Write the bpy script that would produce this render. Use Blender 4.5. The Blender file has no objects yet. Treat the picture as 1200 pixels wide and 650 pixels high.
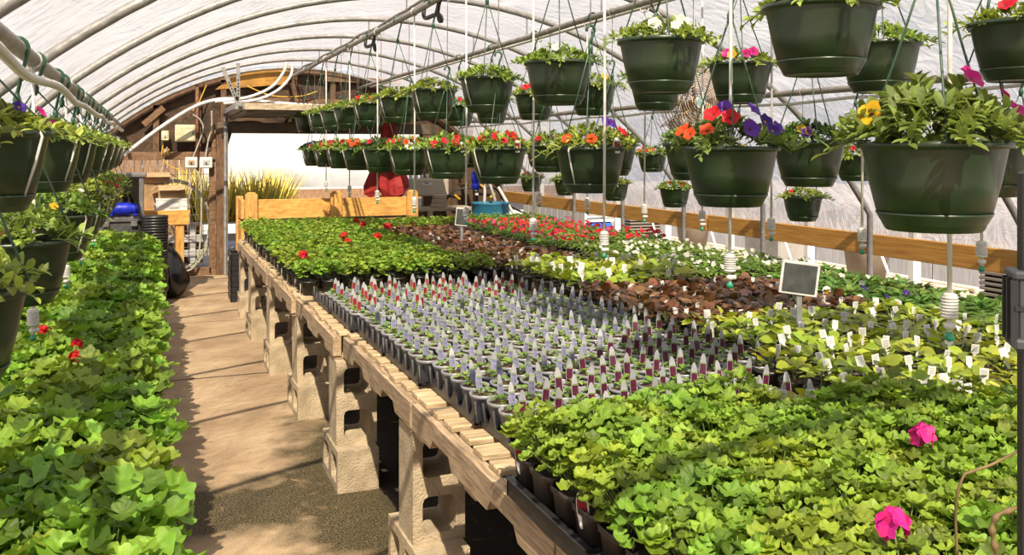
import bpy, math, random
from math import sin, cos, pi, radians, atan2, sqrt, tan
from mathutils import Vector, Matrix

random.seed(7)
scene = bpy.context.scene
COL = scene.collection
RND = random.Random(11)
UP = Vector((0, 0, 1))

# ------------------------------------------------------------------ view: photograph geometry
FPX = 1067.0
YAW = radians(21.5)
EYE = 1.6
HORIZON = 176.0


def ray(u):
    """slope X/Y of the vertical plane through pixel column u"""
    return tan(YAW + math.atan((u - 600) / FPX))


def on_y(u, v, Y):
    X = Y * ray(u)
    d = X * sin(YAW) + Y * cos(YAW)
    return X, EYE - (v - HORIZON) / FPX * d


def on_x(u, X):
    return X / ray(u)


def depth(X, Y):
    return X * sin(YAW) + Y * cos(YAW)


def column(X, Y):
    return 600 + FPX * (X * cos(YAW) - Y * sin(YAW)) / depth(X, Y)


# ------------------------------------------------------------------ materials
MATS = {}
KALB = 0.72        # overall reflectance level of the painted and planted surfaces


def hexc(r, g, b):
    f = lambda c: (c / 255.0) / 12.92 if c <= 10 else ((c / 255.0 + 0.055) / 1.055) ** 2.4
    return (f(r), f(g), f(b))


def mat(name, col, rough=0.6, var=0.0, scale=8.0, col2=None, metal=0.0, bump=0.0, bscale=40.0,
        spec=0.5, stretch=None, trans=0.0, rnd=0.0, island=0.0, coat=0.0, detail=4.0, contrast=(0.35, 0.65)):
    kf = 1.0 if metal else KALB
    col = tuple(c * kf for c in col)
    if col2: col2 = tuple(c * kf for c in col2)
    m = bpy.data.materials.new(name)
    m.use_nodes = True
    nt = m.node_tree
    nd, ln = nt.nodes, nt.links
    b = nd['Principled BSDF']
    b.inputs['Roughness'].default_value = rough
    b.inputs['Metallic'].default_value = metal
    b.inputs['Specular IOR Level'].default_value = spec
    if coat:
        b.inputs['Coat Weight'].default_value = coat
        b.inputs['Coat Roughness'].default_value = 0.15
    src = None
    tc = nd.new('ShaderNodeTexCoord')
    mp = nd.new('ShaderNodeMapping')
    ln.new(tc.outputs['Object'], mp.inputs['Vector'])
    if stretch:
        mp.inputs['Scale'].default_value = stretch
    c2 = col2 or tuple(c * (1 - var) for c in col)
    if var or col2:
        n = nd.new('ShaderNodeTexNoise')
        n.inputs['Scale'].default_value = scale
        n.inputs['Detail'].default_value = detail
        n.inputs['Roughness'].default_value = 0.65
        ln.new(mp.outputs['Vector'], n.inputs['Vector'])
        r = nd.new('ShaderNodeValToRGB')
        r.color_ramp.elements[0].position = contrast[0]
        r.color_ramp.elements[1].position = contrast[1]
        r.color_ramp.elements[0].color = (*c2, 1)
        r.color_ramp.elements[1].color = (*col, 1)
        ln.new(n.outputs['Fac'], r.inputs['Fac'])
        src = r.outputs['Color']
    else:
        rgb = nd.new('ShaderNodeRGB')
        rgb.outputs[0].default_value = (*col, 1)
        src = rgb.outputs[0]
    if rnd or island:
        hs = nd.new('ShaderNodeHueSaturation')
        ln.new(src, hs.inputs['Color'])
        def span(sock, lo, hi, inp):
            mr = nd.new('ShaderNodeMapRange')
            mr.inputs['To Min'].default_value = lo
            mr.inputs['To Max'].default_value = hi
            ln.new(sock, mr.inputs['Value'])
            ln.new(mr.outputs['Result'], inp)
        if island:
            g = nd.new('ShaderNodeNewGeometry')
            s1 = g.outputs['Random Per Island']
        if rnd:
            oi = nd.new('ShaderNodeObjectInfo')
            s2 = oi.outputs['Random']
        if island:
            span(s1, 1 - island, 1 + island, hs.inputs['Value'])
            if rnd:
                span(s2, 0.5 - rnd * 0.06, 0.5 + rnd * 0.06, hs.inputs['Hue'])
            else:
                span(s1, 0.485, 0.515, hs.inputs['Hue'])
        else:
            span(s2, 1 - rnd, 1 + rnd, hs.inputs['Value'])
        src = hs.outputs['Color']
    ln.new(src, b.inputs['Base Color'])
    if bump:
        n2 = nd.new('ShaderNodeTexNoise')
        n2.inputs['Scale'].default_value = bscale
        n2.inputs['Detail'].default_value = 6
        ln.new(mp.outputs['Vector'], n2.inputs['Vector'])
        bp = nd.new('ShaderNodeBump')
        bp.inputs['Strength'].default_value = bump
        bp.inputs['Distance'].default_value = 0.01
        ln.new(n2.outputs['Fac'], bp.inputs['Height'])
        ln.new(bp.outputs['Normal'], b.inputs['Normal'])
    if trans:
        t = nd.new('ShaderNodeBsdfTranslucent')
        mul = nd.new('ShaderNodeMixRGB')
        mul.blend_type = 'MULTIPLY'
        mul.inputs['Fac'].default_value = 1
        mul.inputs['Color2'].default_value = (1.0, 1.0, 0.55, 1)
        ln.new(src, mul.inputs['Color1'])
        g2 = nd.new('ShaderNodeGamma')
        g2.inputs['Gamma'].default_value = 0.85
        ln.new(mul.outputs['Color'], g2.inputs['Color'])
        ln.new(g2.outputs['Color'], t.inputs['Color'])
        mx = nd.new('ShaderNodeMixShader')
        mx.inputs['Fac'].default_value = trans
        ln.new(b.outputs[0], mx.inputs[1])
        ln.new(t.outputs[0], mx.inputs[2])
        ln.new(mx.outputs[0], nd['Material Output'].inputs['Surface'])
    MATS[name] = m
    return m


def film_mat(name, clear, tint):
    m = bpy.data.materials.new(name)
    m.use_nodes = True
    nt = m.node_tree
    nd, ln = nt.nodes, nt.links
    nd.remove(nd['Principled BSDF'])
    out = nd['Material Output']
    tr = nd.new('ShaderNodeBsdfTransparent'); tr.inputs['Color'].default_value = (0.97, 0.97, 0.97, 1)
    tl = nd.new('ShaderNodeBsdfTranslucent'); tl.inputs['Color'].default_value = (*tint, 1)
    df = nd.new('ShaderNodeBsdfDiffuse'); df.inputs['Color'].default_value = (*tint, 1)
    gl = nd.new('ShaderNodeBsdfGlossy'); gl.inputs['Roughness'].default_value = 0.22
    gl.inputs['Color'].default_value = (0.9, 0.9, 0.9, 1)
    tc = nd.new('ShaderNodeTexCoord')
    mp = nd.new('ShaderNodeMapping'); mp.inputs['Scale'].default_value = (1.4, 1.9, 1.4)
    n = nd.new('ShaderNodeTexNoise'); n.inputs['Scale'].default_value = 5; n.inputs['Detail'].default_value = 5
    n.inputs['Distortion'].default_value = 1.2
    ln.new(tc.outputs['Object'], mp.inputs['Vector']); ln.new(mp.outputs['Vector'], n.inputs['Vector'])
    bp = nd.new('ShaderNodeBump'); bp.inputs['Strength'].default_value = 0.7; bp.inputs['Distance'].default_value = 0.06
    ln.new(n.outputs['Fac'], bp.inputs['Height'])
    for s in (gl, tl, df):
        ln.new(bp.outputs['Normal'], s.inputs['Normal'])
    m1 = nd.new('ShaderNodeMixShader'); m1.inputs['Fac'].default_value = 0.2
    ln.new(tl.outputs[0], m1.inputs[1]); ln.new(df.outputs[0], m1.inputs[2])
    m2 = nd.new('ShaderNodeMixShader'); m2.inputs['Fac'].default_value = clear
    ln.new(m1.outputs[0], m2.inputs[1]); ln.new(tr.outputs[0], m2.inputs[2])
    fr = nd.new('ShaderNodeFresnel'); fr.inputs['IOR'].default_value = 1.4
    ln.new(bp.outputs['Normal'], fr.inputs['Normal'])
    m3 = nd.new('ShaderNodeMixShader')
    fm = nd.new('ShaderNodeMath'); fm.operation = 'MULTIPLY'; fm.inputs[1].default_value = 0.45
    ln.new(fr.outputs[0], fm.inputs[0]); ln.new(fm.outputs[0], m3.inputs['Fac']); ln.new(m2.outputs[0], m3.inputs[1]); ln.new(gl.outputs[0], m3.inputs[2])
    ln.new(m3.outputs[0], out.inputs['Surface'])
    MATS[name] = m
    return m


def bench_shade(nd, ln, sock):
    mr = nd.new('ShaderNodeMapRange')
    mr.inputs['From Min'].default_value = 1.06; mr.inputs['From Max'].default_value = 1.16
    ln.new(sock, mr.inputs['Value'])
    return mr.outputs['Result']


def floor_mat():
    """poured concrete: tan, grainy, mossy stains beside the bench, straight joints"""
    m = bpy.data.materials.new('concrete_floor')
    m.use_nodes = True
    nt = m.node_tree; nd, ln = nt.nodes, nt.links
    b = nd['Principled BSDF']; b.inputs['Roughness'].default_value = 0.85
    tc = nd.new('ShaderNodeTexCoord')
    def noise(scale, det=6, dist=0):
        n = nd.new('ShaderNodeTexNoise'); n.inputs['Scale'].default_value = scale
        n.inputs['Detail'].default_value = det; n.inputs['Distortion'].default_value = dist
        ln.new(tc.outputs['Object'], n.inputs['Vector']); return n.outputs['Fac']
    def ramp(s, a, bpos, c0, c1):
        r = nd.new('ShaderNodeValToRGB')
        r.color_ramp.elements[0].position = a; r.color_ramp.elements[1].position = bpos
        r.color_ramp.elements[0].color = (*c0, 1); r.color_ramp.elements[1].color = (*c1, 1)
        ln.new(s, r.inputs['Fac']); return r.outputs['Color']
    def mix(f, a, c, t='MIX'):
        x = nd.new('ShaderNodeMixRGB'); x.blend_type = t
        if isinstance(f, float): x.inputs['Fac'].default_value = f
        else: ln.new(f, x.inputs['Fac'])
        ln.new(a, x.inputs['Color1'])
        if isinstance(c, tuple): x.inputs['Color2'].default_value = (*c, 1)
        else: ln.new(c, x.inputs['Color2'])
        return x.outputs['Color']
    base = ramp(noise(2.2), .3, .7, (0.25, 0.165, 0.09), (0.44, 0.325, 0.20))
    grain = ramp(noise(190, 3), .35, .60, (0.45, 0.43, 0.40), (1, 1, 1))
    c = mix(0.75, base, grain, 'MULTIPLY')
    sep = nd.new('ShaderNodeSeparateXYZ'); ln.new(tc.outputs['Object'], sep.inputs[0])
    # moss: grows towards the bench edge
    mx = nd.new('ShaderNodeMapRange'); mx.inputs['From Min'].default_value = 0.3; mx.inputs['From Max'].default_value = 0.95
    ln.new(sep.outputs['X'], mx.inputs['Value'])
    my = nd.new('ShaderNodeMapRange'); my.inputs['From Min'].default_value = 6.6; my.inputs['From Max'].default_value = 4.2
    ln.new(sep.outputs['Y'], my.inputs['Value'])
    mm = nd.new('ShaderNodeMath'); mm.operation = 'MULTIPLY'
    ln.new(mx.outputs[0], mm.inputs[0]); ln.new(my.outputs[0], mm.inputs[1])
    my2 = nd.new('ShaderNodeMapRange'); my2.inputs['From Min'].default_value = 3.30; my2.inputs['From Max'].default_value = 3.75
    ln.new(sep.outputs['Y'], my2.inputs['Value'])
    mk = nd.new('ShaderNodeMath'); mk.operation = 'MULTIPLY'
    ln.new(mm.outputs[0], mk.inputs[0]); ln.new(my2.outputs[0], mk.inputs[1])
    mm = mk
    # damp band that crosses the whole path
    b1 = nd.new('ShaderNodeMath'); b1.operation = 'SUBTRACT'; b1.inputs[1].default_value = 4.25
    ln.new(sep.outputs['Y'], b1.inputs[0])
    b2 = nd.new('ShaderNodeMath'); b2.operation = 'ABSOLUTE'; ln.new(b1.outputs[0], b2.inputs[0])
    b3 = nd.new('ShaderNodeMapRange'); b3.inputs['From Min'].default_value = .65; b3.inputs['From Max'].default_value = .1
    b3.inputs['To Max'].default_value = .66
    ln.new(b2.outputs[0], b3.inputs['Value'])
    b4 = nd.new('ShaderNodeMath'); b4.operation = 'MAXIMUM'; ln.new(mm.outputs[0], b4.inputs[0]); ln.new(b3.outputs[0], b4.inputs[1])
    mm = b4
    nn = nd.new('ShaderNodeMath'); nn.operation = 'MULTIPLY_ADD'
    ln.new(noise(4.5, 8, .4), nn.inputs[0]); nn.inputs[1].default_value = 0.9
    ln.new(mm.outputs[0], nn.inputs[2])
    mask = ramp(nn.outputs[0], .72, .98, (0, 0, 0), (1, 1, 1))
    moss = ramp(noise(120, 4), .42, .66, (0.008, 0.006, 0.003), (0.135, 0.100, 0.034))
    c = mix(mask, c, moss)
    # shade below the bench, painted near black into the floor colour, ragged edge
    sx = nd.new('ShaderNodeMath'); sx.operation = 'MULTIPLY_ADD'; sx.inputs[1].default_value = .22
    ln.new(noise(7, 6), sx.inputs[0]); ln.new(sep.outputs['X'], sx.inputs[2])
    c = mix(bench_shade(nd, ln, sx.outputs[0]), c, (0.020, 0.015, 0.010))
    spots = ramp(noise(9, 8, 1.0), .63, .72, (0, 0, 0), (1, 1, 1))
    c = mix(spots, c, (0.20, 0.125, 0.06))
    # joints
    for yj in (6.75, 8.95):
        s = nd.new('ShaderNodeMath'); s.operation = 'SUBTRACT'; s.inputs[1].default_value = yj
        ln.new(sep.outputs['Y'], s.inputs[0])
        a = nd.new('ShaderNodeMath'); a.operation = 'ABSOLUTE'; ln.new(s.outputs[0], a.inputs[0])
        l = nd.new('ShaderNodeMath'); l.operation = 'LESS_THAN'; l.inputs[1].default_value = 0.014 if yj < 8 else 0.008
        ln.new(a.outputs[0], l.inputs[0])
        c = mix(l.outputs[0], c, (0.035, 0.025, 0.015))
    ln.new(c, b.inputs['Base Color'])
    bp = nd.new('ShaderNodeBump'); bp.inputs['Strength'].default_value = 0.5; bp.inputs['Distance'].default_value = 0.006
    ln.new(noise(90, 4), bp.inputs['Height']); ln.new(bp.outputs['Normal'], b.inputs['Normal'])
    MATS['concrete_floor'] = m


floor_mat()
film_mat('poly_film', 0.44, (0.43, 0.43, 0.48))
mat('galvanized', (0.27, 0.26, 0.25), .5, .3, 20, metal=.25)
mat('galvanized_dull', (0.2, 0.19, 0.18), .5, .3, 20, metal=.5)
mat('pipe_grey', (0.3, 0.27, 0.24), .5, .35, 12, metal=.3)
mat('hip_wood', (0.82, 0.43, 0.09), .6, scale=5, col2=(0.52, 0.24, 0.05), stretch=(14, .7, 14), bump=.15)
mat('bin_wood', (0.78, 0.43, 0.105), .6, scale=5, col2=(0.58, 0.27, 0.05), stretch=(.9, 9, 12), bump=.12)
mat('bin_post_wood', (0.80, 0.45, 0.12), .6, scale=6, col2=(0.50, 0.22, 0.045), stretch=(10, 10, .9), bump=.12)
mat('pallet_wood', (0.58, 0.43, 0.27), .8, scale=7, col2=(0.27, 0.18, 0.10), stretch=(12, .9, 12), bump=.35, bscale=30, rnd=.12)
mat('deck_wood', (0.66, 0.50, 0.30), .8, scale=6, col2=(0.34, 0.23, 0.12), stretch=(1, 12, 12), bump=.3, bscale=30, island=.22)
mat('cinder', (0.6, 0.48, 0.32), .95, scale=9, col2=(0.42, 0.33, 0.21), bump=.8, bscale=110, rnd=.1)
mat('burlap', (0.115, 0.066, 0.036), .9, scale=3.5, col2=(0.032, 0.018, 0.01), bump=.8, bscale=9)
mat('brown_wall', (0.155, 0.085, 0.042), .85, scale=4, col2=(0.06, 0.033, 0.018), stretch=(9, 9, .8), bump=.3)
mat('frame_wood', (0.2, 0.105, 0.048), .75, scale=6, col2=(0.085, 0.042, 0.02), stretch=(7, 7, 1.2), bump=.2)
mat('board_wood', (0.27, 0.15, 0.07), .75, scale=6, col2=(0.13, 0.07, 0.032), stretch=(1.2, 9, 9), bump=.2)
mat('rust_pipe', (0.23, 0.10, 0.05), .7, .4, 14)
mat('pale_wood', (0.60, 0.50, 0.36), .8, scale=7, col2=(0.36, 0.27, 0.17), stretch=(2, 9, 9))
mat('white_paint', (0.80, 0.79, 0.76), .55, .12, 7)
mat('pvc_white', (0.80, 0.78, 0.74), .4, .1, 12)
mat('tube_white', (0.78, 0.75, 0.68), .45, .12, 9)
mat('beige_metal', (0.56, 0.50, 0.37), .45, .12, 5)
mat('ivory_plastic', (0.72, 0.66, 0.42), .45, .12, 6)
mat('outlet_white', (0.76, 0.75, 0.71), .4)
mat('door_panel', (0.17, 0.12, 0.075), .7, .45, 5)
mat('dark_gap', (0.02, 0.017, 0.013), .8)
mat('mesh_wire', (0.30, 0.25, 0.18), .5, metal=.4)
mat('pot_green', (0.024, 0.048, 0.018), .34, .28, 7, rnd=.15, spec=.55)
mat('wire_green', (0.030, 0.075, 0.040), .4)
mat('hook_green', (0.022, 0.085, 0.045), .38)
mat('pot_black', (0.020, 0.019, 0.018), .42, .3, 14)
mat('pot_brownblack', (0.035, 0.025, 0.018), .45, .3, 14, rnd=.2)
mat('tray_black', (0.026, 0.026, 0.028), .38, .3, 16)
mat('tray_grey', (0.032, 0.032, 0.036), .4, .3, 16)
mat('silver_pot', (0.31, 0.32, 0.35), .38, .12, 14, rnd=.06)
mat('soil', (0.135, 0.062, 0.030), .95, scale=120, col2=(0.030, 0.015, 0.008), bump=1.0, bscale=140, detail=2)
mat('soil_dark', (0.050, 0.026, 0.014), .95, scale=120, col2=(0.015, 0.009, 0.006), bump=1.0, bscale=140, detail=2)
LEAF = dict(rough=.48, spec=.35, trans=.36, rnd=.4, island=.5, bump=.25, bscale=130)
mat('leaf_geranium', (0.265, 0.395, 0.036), scale=18, col2=(0.175, 0.3, 0.028), **LEAF)
mat('leaf_zonal', (0.255, 0.405, 0.04), scale=18, col2=(0.165, 0.31, 0.028), **LEAF)
mat('leaf_lime', (0.45, 0.5, 0.04), scale=18, col2=(0.29, 0.4, 0.03), rough=.33, spec=.5, trans=.36, rnd=.4, island=.45)
mat('leaf_bronze', (0.26, 0.115, 0.045), scale=20, col2=(0.075, 0.030, 0.014), rough=.34, spec=.5, trans=.28, rnd=.3, island=.55)
mat('leaf_fresh', (0.27, 0.4, 0.06), scale=18, col2=(0.18, 0.31, 0.045), rough=.42, spec=.4, trans=.36, rnd=.3, island=.36)
mat('leaf_pansy', (0.19, 0.34, 0.06), scale=18, col2=(0.125, 0.25, 0.045), **LEAF)
mat('leaf_basket', (0.37, 0.48, 0.085), scale=18, col2=(0.24, 0.35, 0.055), **LEAF)
mat('leaf_basket_deep', (0.18, 0.29, 0.065), scale=18, col2=(0.11, 0.195, 0.045), **LEAF)
mat('leaf_basket_big', (0.22, 0.34, 0.07), scale=18, col2=(0.14, 0.235, 0.048), **LEAF)
mat('stem_green', (0.18, 0.27, 0.06), .6)
mat('grass_gold', (0.95, 0.62, 0.1), .6, scale=4, col2=(0.4, 0.42, 0.08), trans=.3, island=.5)
FL = dict(rough=.55, spec=.25, trans=.28, island=.18)
mat('petal_red', (0.66, 0.01, 0.012), **FL)
mat('petal_scarlet', (0.72, 0.030, 0.014), **FL)
mat('petal_orange', (0.85, 0.115, 0.012), **FL)
mat('petal_magenta', (0.70, 0.012, 0.230), **FL)
mat('petal_hotpink', (0.80, 0.025, 0.280), **FL)
mat('petal_pink', (0.70, 0.065, 0.160), **FL)
mat('petal_purple', (0.150, 0.035, 0.420), **FL)
mat('petal_violet', (0.060, 0.018, 0.260), **FL)
mat('petal_yellow', (0.85, 0.52, 0.015), **FL)
mat('petal_white', (0.82, 0.82, 0.74), **FL)
mat('flower_eye', (0.1, 0.03, 0.02), .7)
mat('tag_white', (0.78, 0.78, 0.76), .45, rnd=.06)
mat('tag_frosted', (0.36, 0.37, 0.39), .4, rnd=.1)
mat('tag_back', (0.60, 0.61, 0.62), .45)
mat('print_maroon', (0.06, 0.006, 0.024), .4, scale=160, col2=(0.115, 0.012, 0.045))
mat('print_lavender', (0.3, 0.29, 0.42), .4, scale=150, col2=(0.1, 0.1, 0.24))
mat('print_red', (0.3, 0.012, 0.018), .4, scale=150, col2=(0.16, 0.008, 0.016))
mat('print_yellow', (0.80, 0.50, 0.02), .4, scale=170, col2=(0.10, 0.05, 0.01))
mat('print_grey', (0.42, 0.42, 0.42), .5)
mat('print_green', (0.13, 0.22, 0.06), .4, scale=150, col2=(0.24, 0.32, 0.12))
mat('nozzle_green', (0.012, 0.26, 0.13), .35)
mat('weight_ivory', (0.70, 0.68, 0.62), .5, .1, 20)
mat('barrel_blue', (0.035, 0.22, 0.36), .45, .2, 5)
mat('bright_blue', (0.012, 0.028, 0.52), .3, .15, 9)
mat('bin_blue', (0.012, 0.07, 0.42), .5)
mat('red_fabric', (0.50, 0.025, 0.022), .75, .35, 5, trans=.15)
mat('tote_grey', (0.20, 0.19, 0.18), .5, .25, 5)
mat('tote_dark', (0.085, 0.083, 0.082), .5, .25, 5)
mat('tote_inner', (0.50, 0.42, 0.31), .6, .2, 4)
mat('cardboard', (0.48, 0.30, 0.15), .85, .18, 6)
mat('box_white', (0.78, 0.78, 0.77), .6, .06, 6)
mat('trash_bag', (0.012, 0.012, 0.012), .24, bump=.4, bscale=18, spec=.6)
mat('yellow_plastic', (0.75, 0.47, 0.02), .4)
mat('brown_glass', (0.05, 0.025, 0.012), .15)
mat('tarp_white', (0.2, 0.205, 0.215), .5, scale=2.0, col2=(0.165, 0.17, 0.178), bump=.8, bscale=5)
mat('hose_green', (0.40, 0.40, 0.28), .5)
mat('insul_yellow', (0.5, 0.25, 0.04), .8, .35, 5)
mat('cable_yellow', (0.68, 0.42, 0.05), .5)
mat('cable_grey', (0.42, 0.40, 0.37), .5)
mat('cable_black', (0.02, 0.02, 0.02), .5)
mat('sign_face', (0.065, 0.07, 0.066), .6, .5, 14)
mat('sign_frame', (0.62, 0.62, 0.60), .5)
mat('stake_grey', (0.19, 0.20, 0.20), .5, metal=.3)
mat('post_black', (0.016, 0.016, 0.018), .45, .2, 12)
mat('clamp_grey', (0.050, 0.055, 0.065), .5, .2, 12)
mat('vine', (0.19, 0.125, 0.04), .7, .4, 30)
mat('guard_wire', (0.5, 0.34, 0.2), .5, metal=.5)
mat('badge_teal', (0.22, 0.36, 0.34), .5)
mat('gravel', (0.50, 0.44, 0.36), .95, scale=30, col2=(0.33, 0.28, 0.22), bump=.6)
mat('outside_ground', (0.36, 0.35, 0.37), .95, .25, 3)
mat('slat_dark', (0.10, 0.085, 0.07), .7)
mat('grey_board', (0.34, 0.33, 0.34), .8, scale=5, col2=(0.24, 0.23, 0.235), stretch=(8, 8, .7))
mat('tub_brown', (0.24, 0.19, 0.15), .6, .2, 5)
mat('rail_white', (0.48, 0.47, 0.46), .5)


# ------------------------------------------------------------------ mesh builder
class MB:
    def __init__(self):
        self.v, self.f, self.m, self.s, self.names = [], [], [], [], []

    def mi(self, name):
        if name not in self.names:
            self.names.append(name)
        return self.names.index(name)

    def add(self, verts, faces, material, smooth=False):
        o = len(self.v)
        self.v.extend([tuple(p) for p in verts])
        k = self.mi(material)
        for fc in faces:
            self.f.append(tuple(i + o for i in fc)); self.m.append(k); self.s.append(smooth)
        return self

    def box(self, c, s, material, rot=None, bev=0.0):
        x, y, z = s[0] / 2, s[1] / 2, s[2] / 2
        if bev <= 0:
            vs = [Vector((a * x, b * y, d * z)) for a in (-1, 1) for b in (-1, 1) for d in (-1, 1)]
            fs = [(0, 1, 3, 2), (4, 6, 7, 5), (0, 4, 5, 1), (2, 3, 7, 6), (0, 2, 6, 4), (1, 5, 7, 3)]
        else:
            e = min(bev, x * .9, y * .9, z * .9)
            vs = []
            idx = {}
            for a in (-1, 1):
                for b in (-1, 1):
                    for d in (-1, 1):
                        for ax in range(3):
                            p = [a * (x - e), b * (y - e), d * (z - e)]
                            p[ax] = (a * x, b * y, d * z)[ax]
                            idx[(a, b, d, ax)] = len(vs); vs.append(Vector(p))
            I = lambda a, b, d, ax: idx[(a, b, d, ax)]
            fs = []
            for a in (-1, 1):
                q = [I(a, -1, -1, 0), I(a, 1, -1, 0), I(a, 1, 1, 0), I(a, -1, 1, 0)]; fs.append(q if a > 0 else q[::-1])
                q = [I(-1, a, -1, 1), I(-1, a, 1, 1), I(1, a, 1, 1), I(1, a, -1, 1)]; fs.append(q if a > 0 else q[::-1])
                q = [I(-1, -1, a, 2), I(1, -1, a, 2), I(1, 1, a, 2), I(-1, 1, a, 2)]; fs.append(q if a > 0 else q[::-1])
            for a in (-1, 1):
                for b in (-1, 1):
                    fs.append([I(a, b, -1, 0), I(a, b, 1, 0), I(a, b, 1, 1), I(a, b, -1, 1)])
                    fs.append([I(a, -1, b, 0), I(a, 1, b, 0), I(a, 1, b, 2), I(a, -1, b, 2)])
                    fs.append([I(-1, a, b, 1), I(1, a, b, 1), I(1, a, b, 2), I(-1, a, b, 2)])
            for a in (-1, 1):
                for b in (-1, 1):
                    for d in (-1, 1):
                        fs.append([I(a, b, d, 0), I(a, b, d, 1), I(a, b, d, 2)])
        c = Vector(c)
        if rot is not None:
            vs = [rot @ p + c for p in vs]
        else:
            vs = [p + c for p in vs]
        return self.add(vs, fs, material)

    def tube(self, pts, r, material, seg=8, cap=True, smooth=True, closed=False):
        pts = [Vector(p) for p in pts]
        n = len(pts)
        rs = r if isinstance(r, (list, tuple)) else [r] * n
        vs, fs = [], []
        prev = None
        for i, p in enumerate(pts):
            if closed:
                t = pts[(i + 1) % n] - pts[i - 1]
            else:
                t = pts[min(i + 1, n - 1)] - pts[max(i - 1, 0)]
            if t.length < 1e-9:
                t = Vector((0, 0, 1))
            t.normalize()
            if prev is None:
                a = Vector((0, 0, 1)) if abs(t.z) < .9 else Vector((1, 0, 0))
                nx = t.cross(a).normalized()
            else:
                nx = (prev - t * prev.dot(t))
                nx = nx.normalized() if nx.length > 1e-6 else t.orthogonal().normalized()
            prev = nx
            ny = t.cross(nx)
            for k in range(seg):
                th = 2 * pi * k / seg
                vs.append(p + (nx * cos(th) + ny * sin(th)) * rs[i])
        rows = n if closed else n - 1
        for i in range(rows):
            a, b = i * seg, ((i + 1) % n) * seg
            for k in range(seg):
                k2 = (k + 1) % seg
                fs.append((a + k, a + k2, b + k2, b + k))
        if cap and not closed:
            fs.append(tuple(range(seg))[::-1])
            fs.append(tuple((n - 1) * seg + k for k in range(seg)))
        return self.add(vs, fs, material, smooth)

    def lathe(self, prof, material, c=(0, 0, 0), seg=20, smooth=True, cap0=False, cap1=False, square=0.0, axis=None):
        """revolve (r, z) pairs; square>0 squares the section up into a rounded square"""
        vs, fs = [], []
        c = Vector(c)
        for r, z in prof:
            for k in range(seg):
                th = 2 * pi * k / seg
                x, y = cos(th), sin(th)
                if square:
                    e = (abs(x) ** square + abs(y) ** square) ** (-1.0 / square)
                    x *= e; y *= e
                p = Vector((x * r, y * r, z))
                if axis is not None:
                    p = axis @ p
                vs.append(p + c)
        for i in range(len(prof) - 1):
            for k in range(seg):
                k2 = (k + 1) % seg
                fs.append((i * seg + k, i * seg + k2, (i + 1) * seg + k2, (i + 1) * seg + k))
        if cap0: fs.append(tuple(range(seg))[::-1])
        if cap1: fs.append(tuple((len(prof) - 1) * seg + k for k in range(seg)))
        return self.add(vs, fs, material, smooth)

    def build(self, name, parent=None, loc=None):
        me = bpy.data.meshes.new(name)
        me.from_pydata(self.v, [], self.f)
        for nm in self.names:
            me.materials.append(MATS[nm])
        me.polygons.foreach_set('material_index', self.m)
        me.polygons.foreach_set('use_smooth', self.s)
        me.update()
        return link(name, me, parent, loc)


def link(name, me, parent=None, loc=None):
    o = bpy.data.objects.new(name, me)
    COL.objects.link(o)
    if parent is not None:
        o.parent = parent
    if loc is not None:
        o.location = loc
    return o


def tag(o, label, cat, group=None):
    o['label'] = label; o['category'] = cat
    if group: o['group'] = group
    return o


def thing(name, label, cat, loc=(0, 0, 0), rz=0.0, group=None, sc=1.0):
    o = bpy.data.objects.new(name, None)
    o.empty_display_size = .05
    COL.objects.link(o)
    o.location = loc; o.rotation_euler = (0, 0, rz); o.scale = (sc, sc, sc)
    return tag(o, label, cat, group)


def struct(o):
    o['kind'] = 'structure'
    return o


ONES = ['', 'first', 'second', 'third', 'fourth', 'fifth', 'sixth', 'seventh', 'eighth', 'ninth', 'tenth', 'eleventh',
        'twelfth', 'thirteenth', 'fourteenth', 'fifteenth', 'sixteenth', 'seventeenth', 'eighteenth', 'nineteenth']
TENS = {2: 'twent', 3: 'thirt', 4: 'fort', 5: 'fift', 6: 'sixt'}


def nth(n):
    if n < 20: return ONES[n]
    t, o = divmod(n, 10)
    return TENS[t] + ('ieth' if o == 0 else 'y-' + ONES[o])


# ------------------------------------------------------------------ leaves and flowers
def frame(fwd, nrm):
    f = Vector(fwd).normalized()
    n = Vector(nrm)
    n = (n - f * n.dot(f))
    n = n.normalized() if n.length > 1e-6 else f.orthogonal().normalized()
    return f, f.cross(n).normalized() * -1, n


def leaf_round(mb, pos, fwd, nrm, size, m, rng, lobes=7, cup=.16, seg=28):
    """kidney shaped scalloped geranium leaf, ruffled at the margin; pos is where the petiole joins"""
    f, s, n = frame(fwd, nrm)
    pos = Vector(pos)
    ph = rng.random() * 6
    tilt = rng.uniform(-.18, .18)
    vs = [pos - n * size * .03]
    span = pi * .94
    c = pos + f * (size * .10)
    pl = rng.uniform(.7, 1.3)
    for ring, rr in ((0, .5), (1, 1.0)):
        for k in range(seg + 1):
            th = -span + 2 * span * k / seg
            lob = cos(lobes * th + .3)
            r = .5 * size * rr * ((.95 + .055 * lob) if ring else 1.0) * (1 - .05 * abs(th) / pi)
            z = size * (cup * rr * rr + pl * (.058 * lob * rr + (.055 * sin(3 * th + ph) + .04 * sin(2 * th + 2 * ph)) * rr * rr) + tilt * sin(th) * rr * .5)
            vs.append(c + f * (cos(th) * r) + s * (sin(th) * r) + n * (z - cup * size * .1))
    fs = []
    w = seg + 1
    for k in range(seg):
        fs.append((0, 1 + k, 2 + k))
        fs.append((1 + k, 1 + w + k, 2 + w + k, 2 + k))
    mb.add(vs, fs, m, True)


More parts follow.
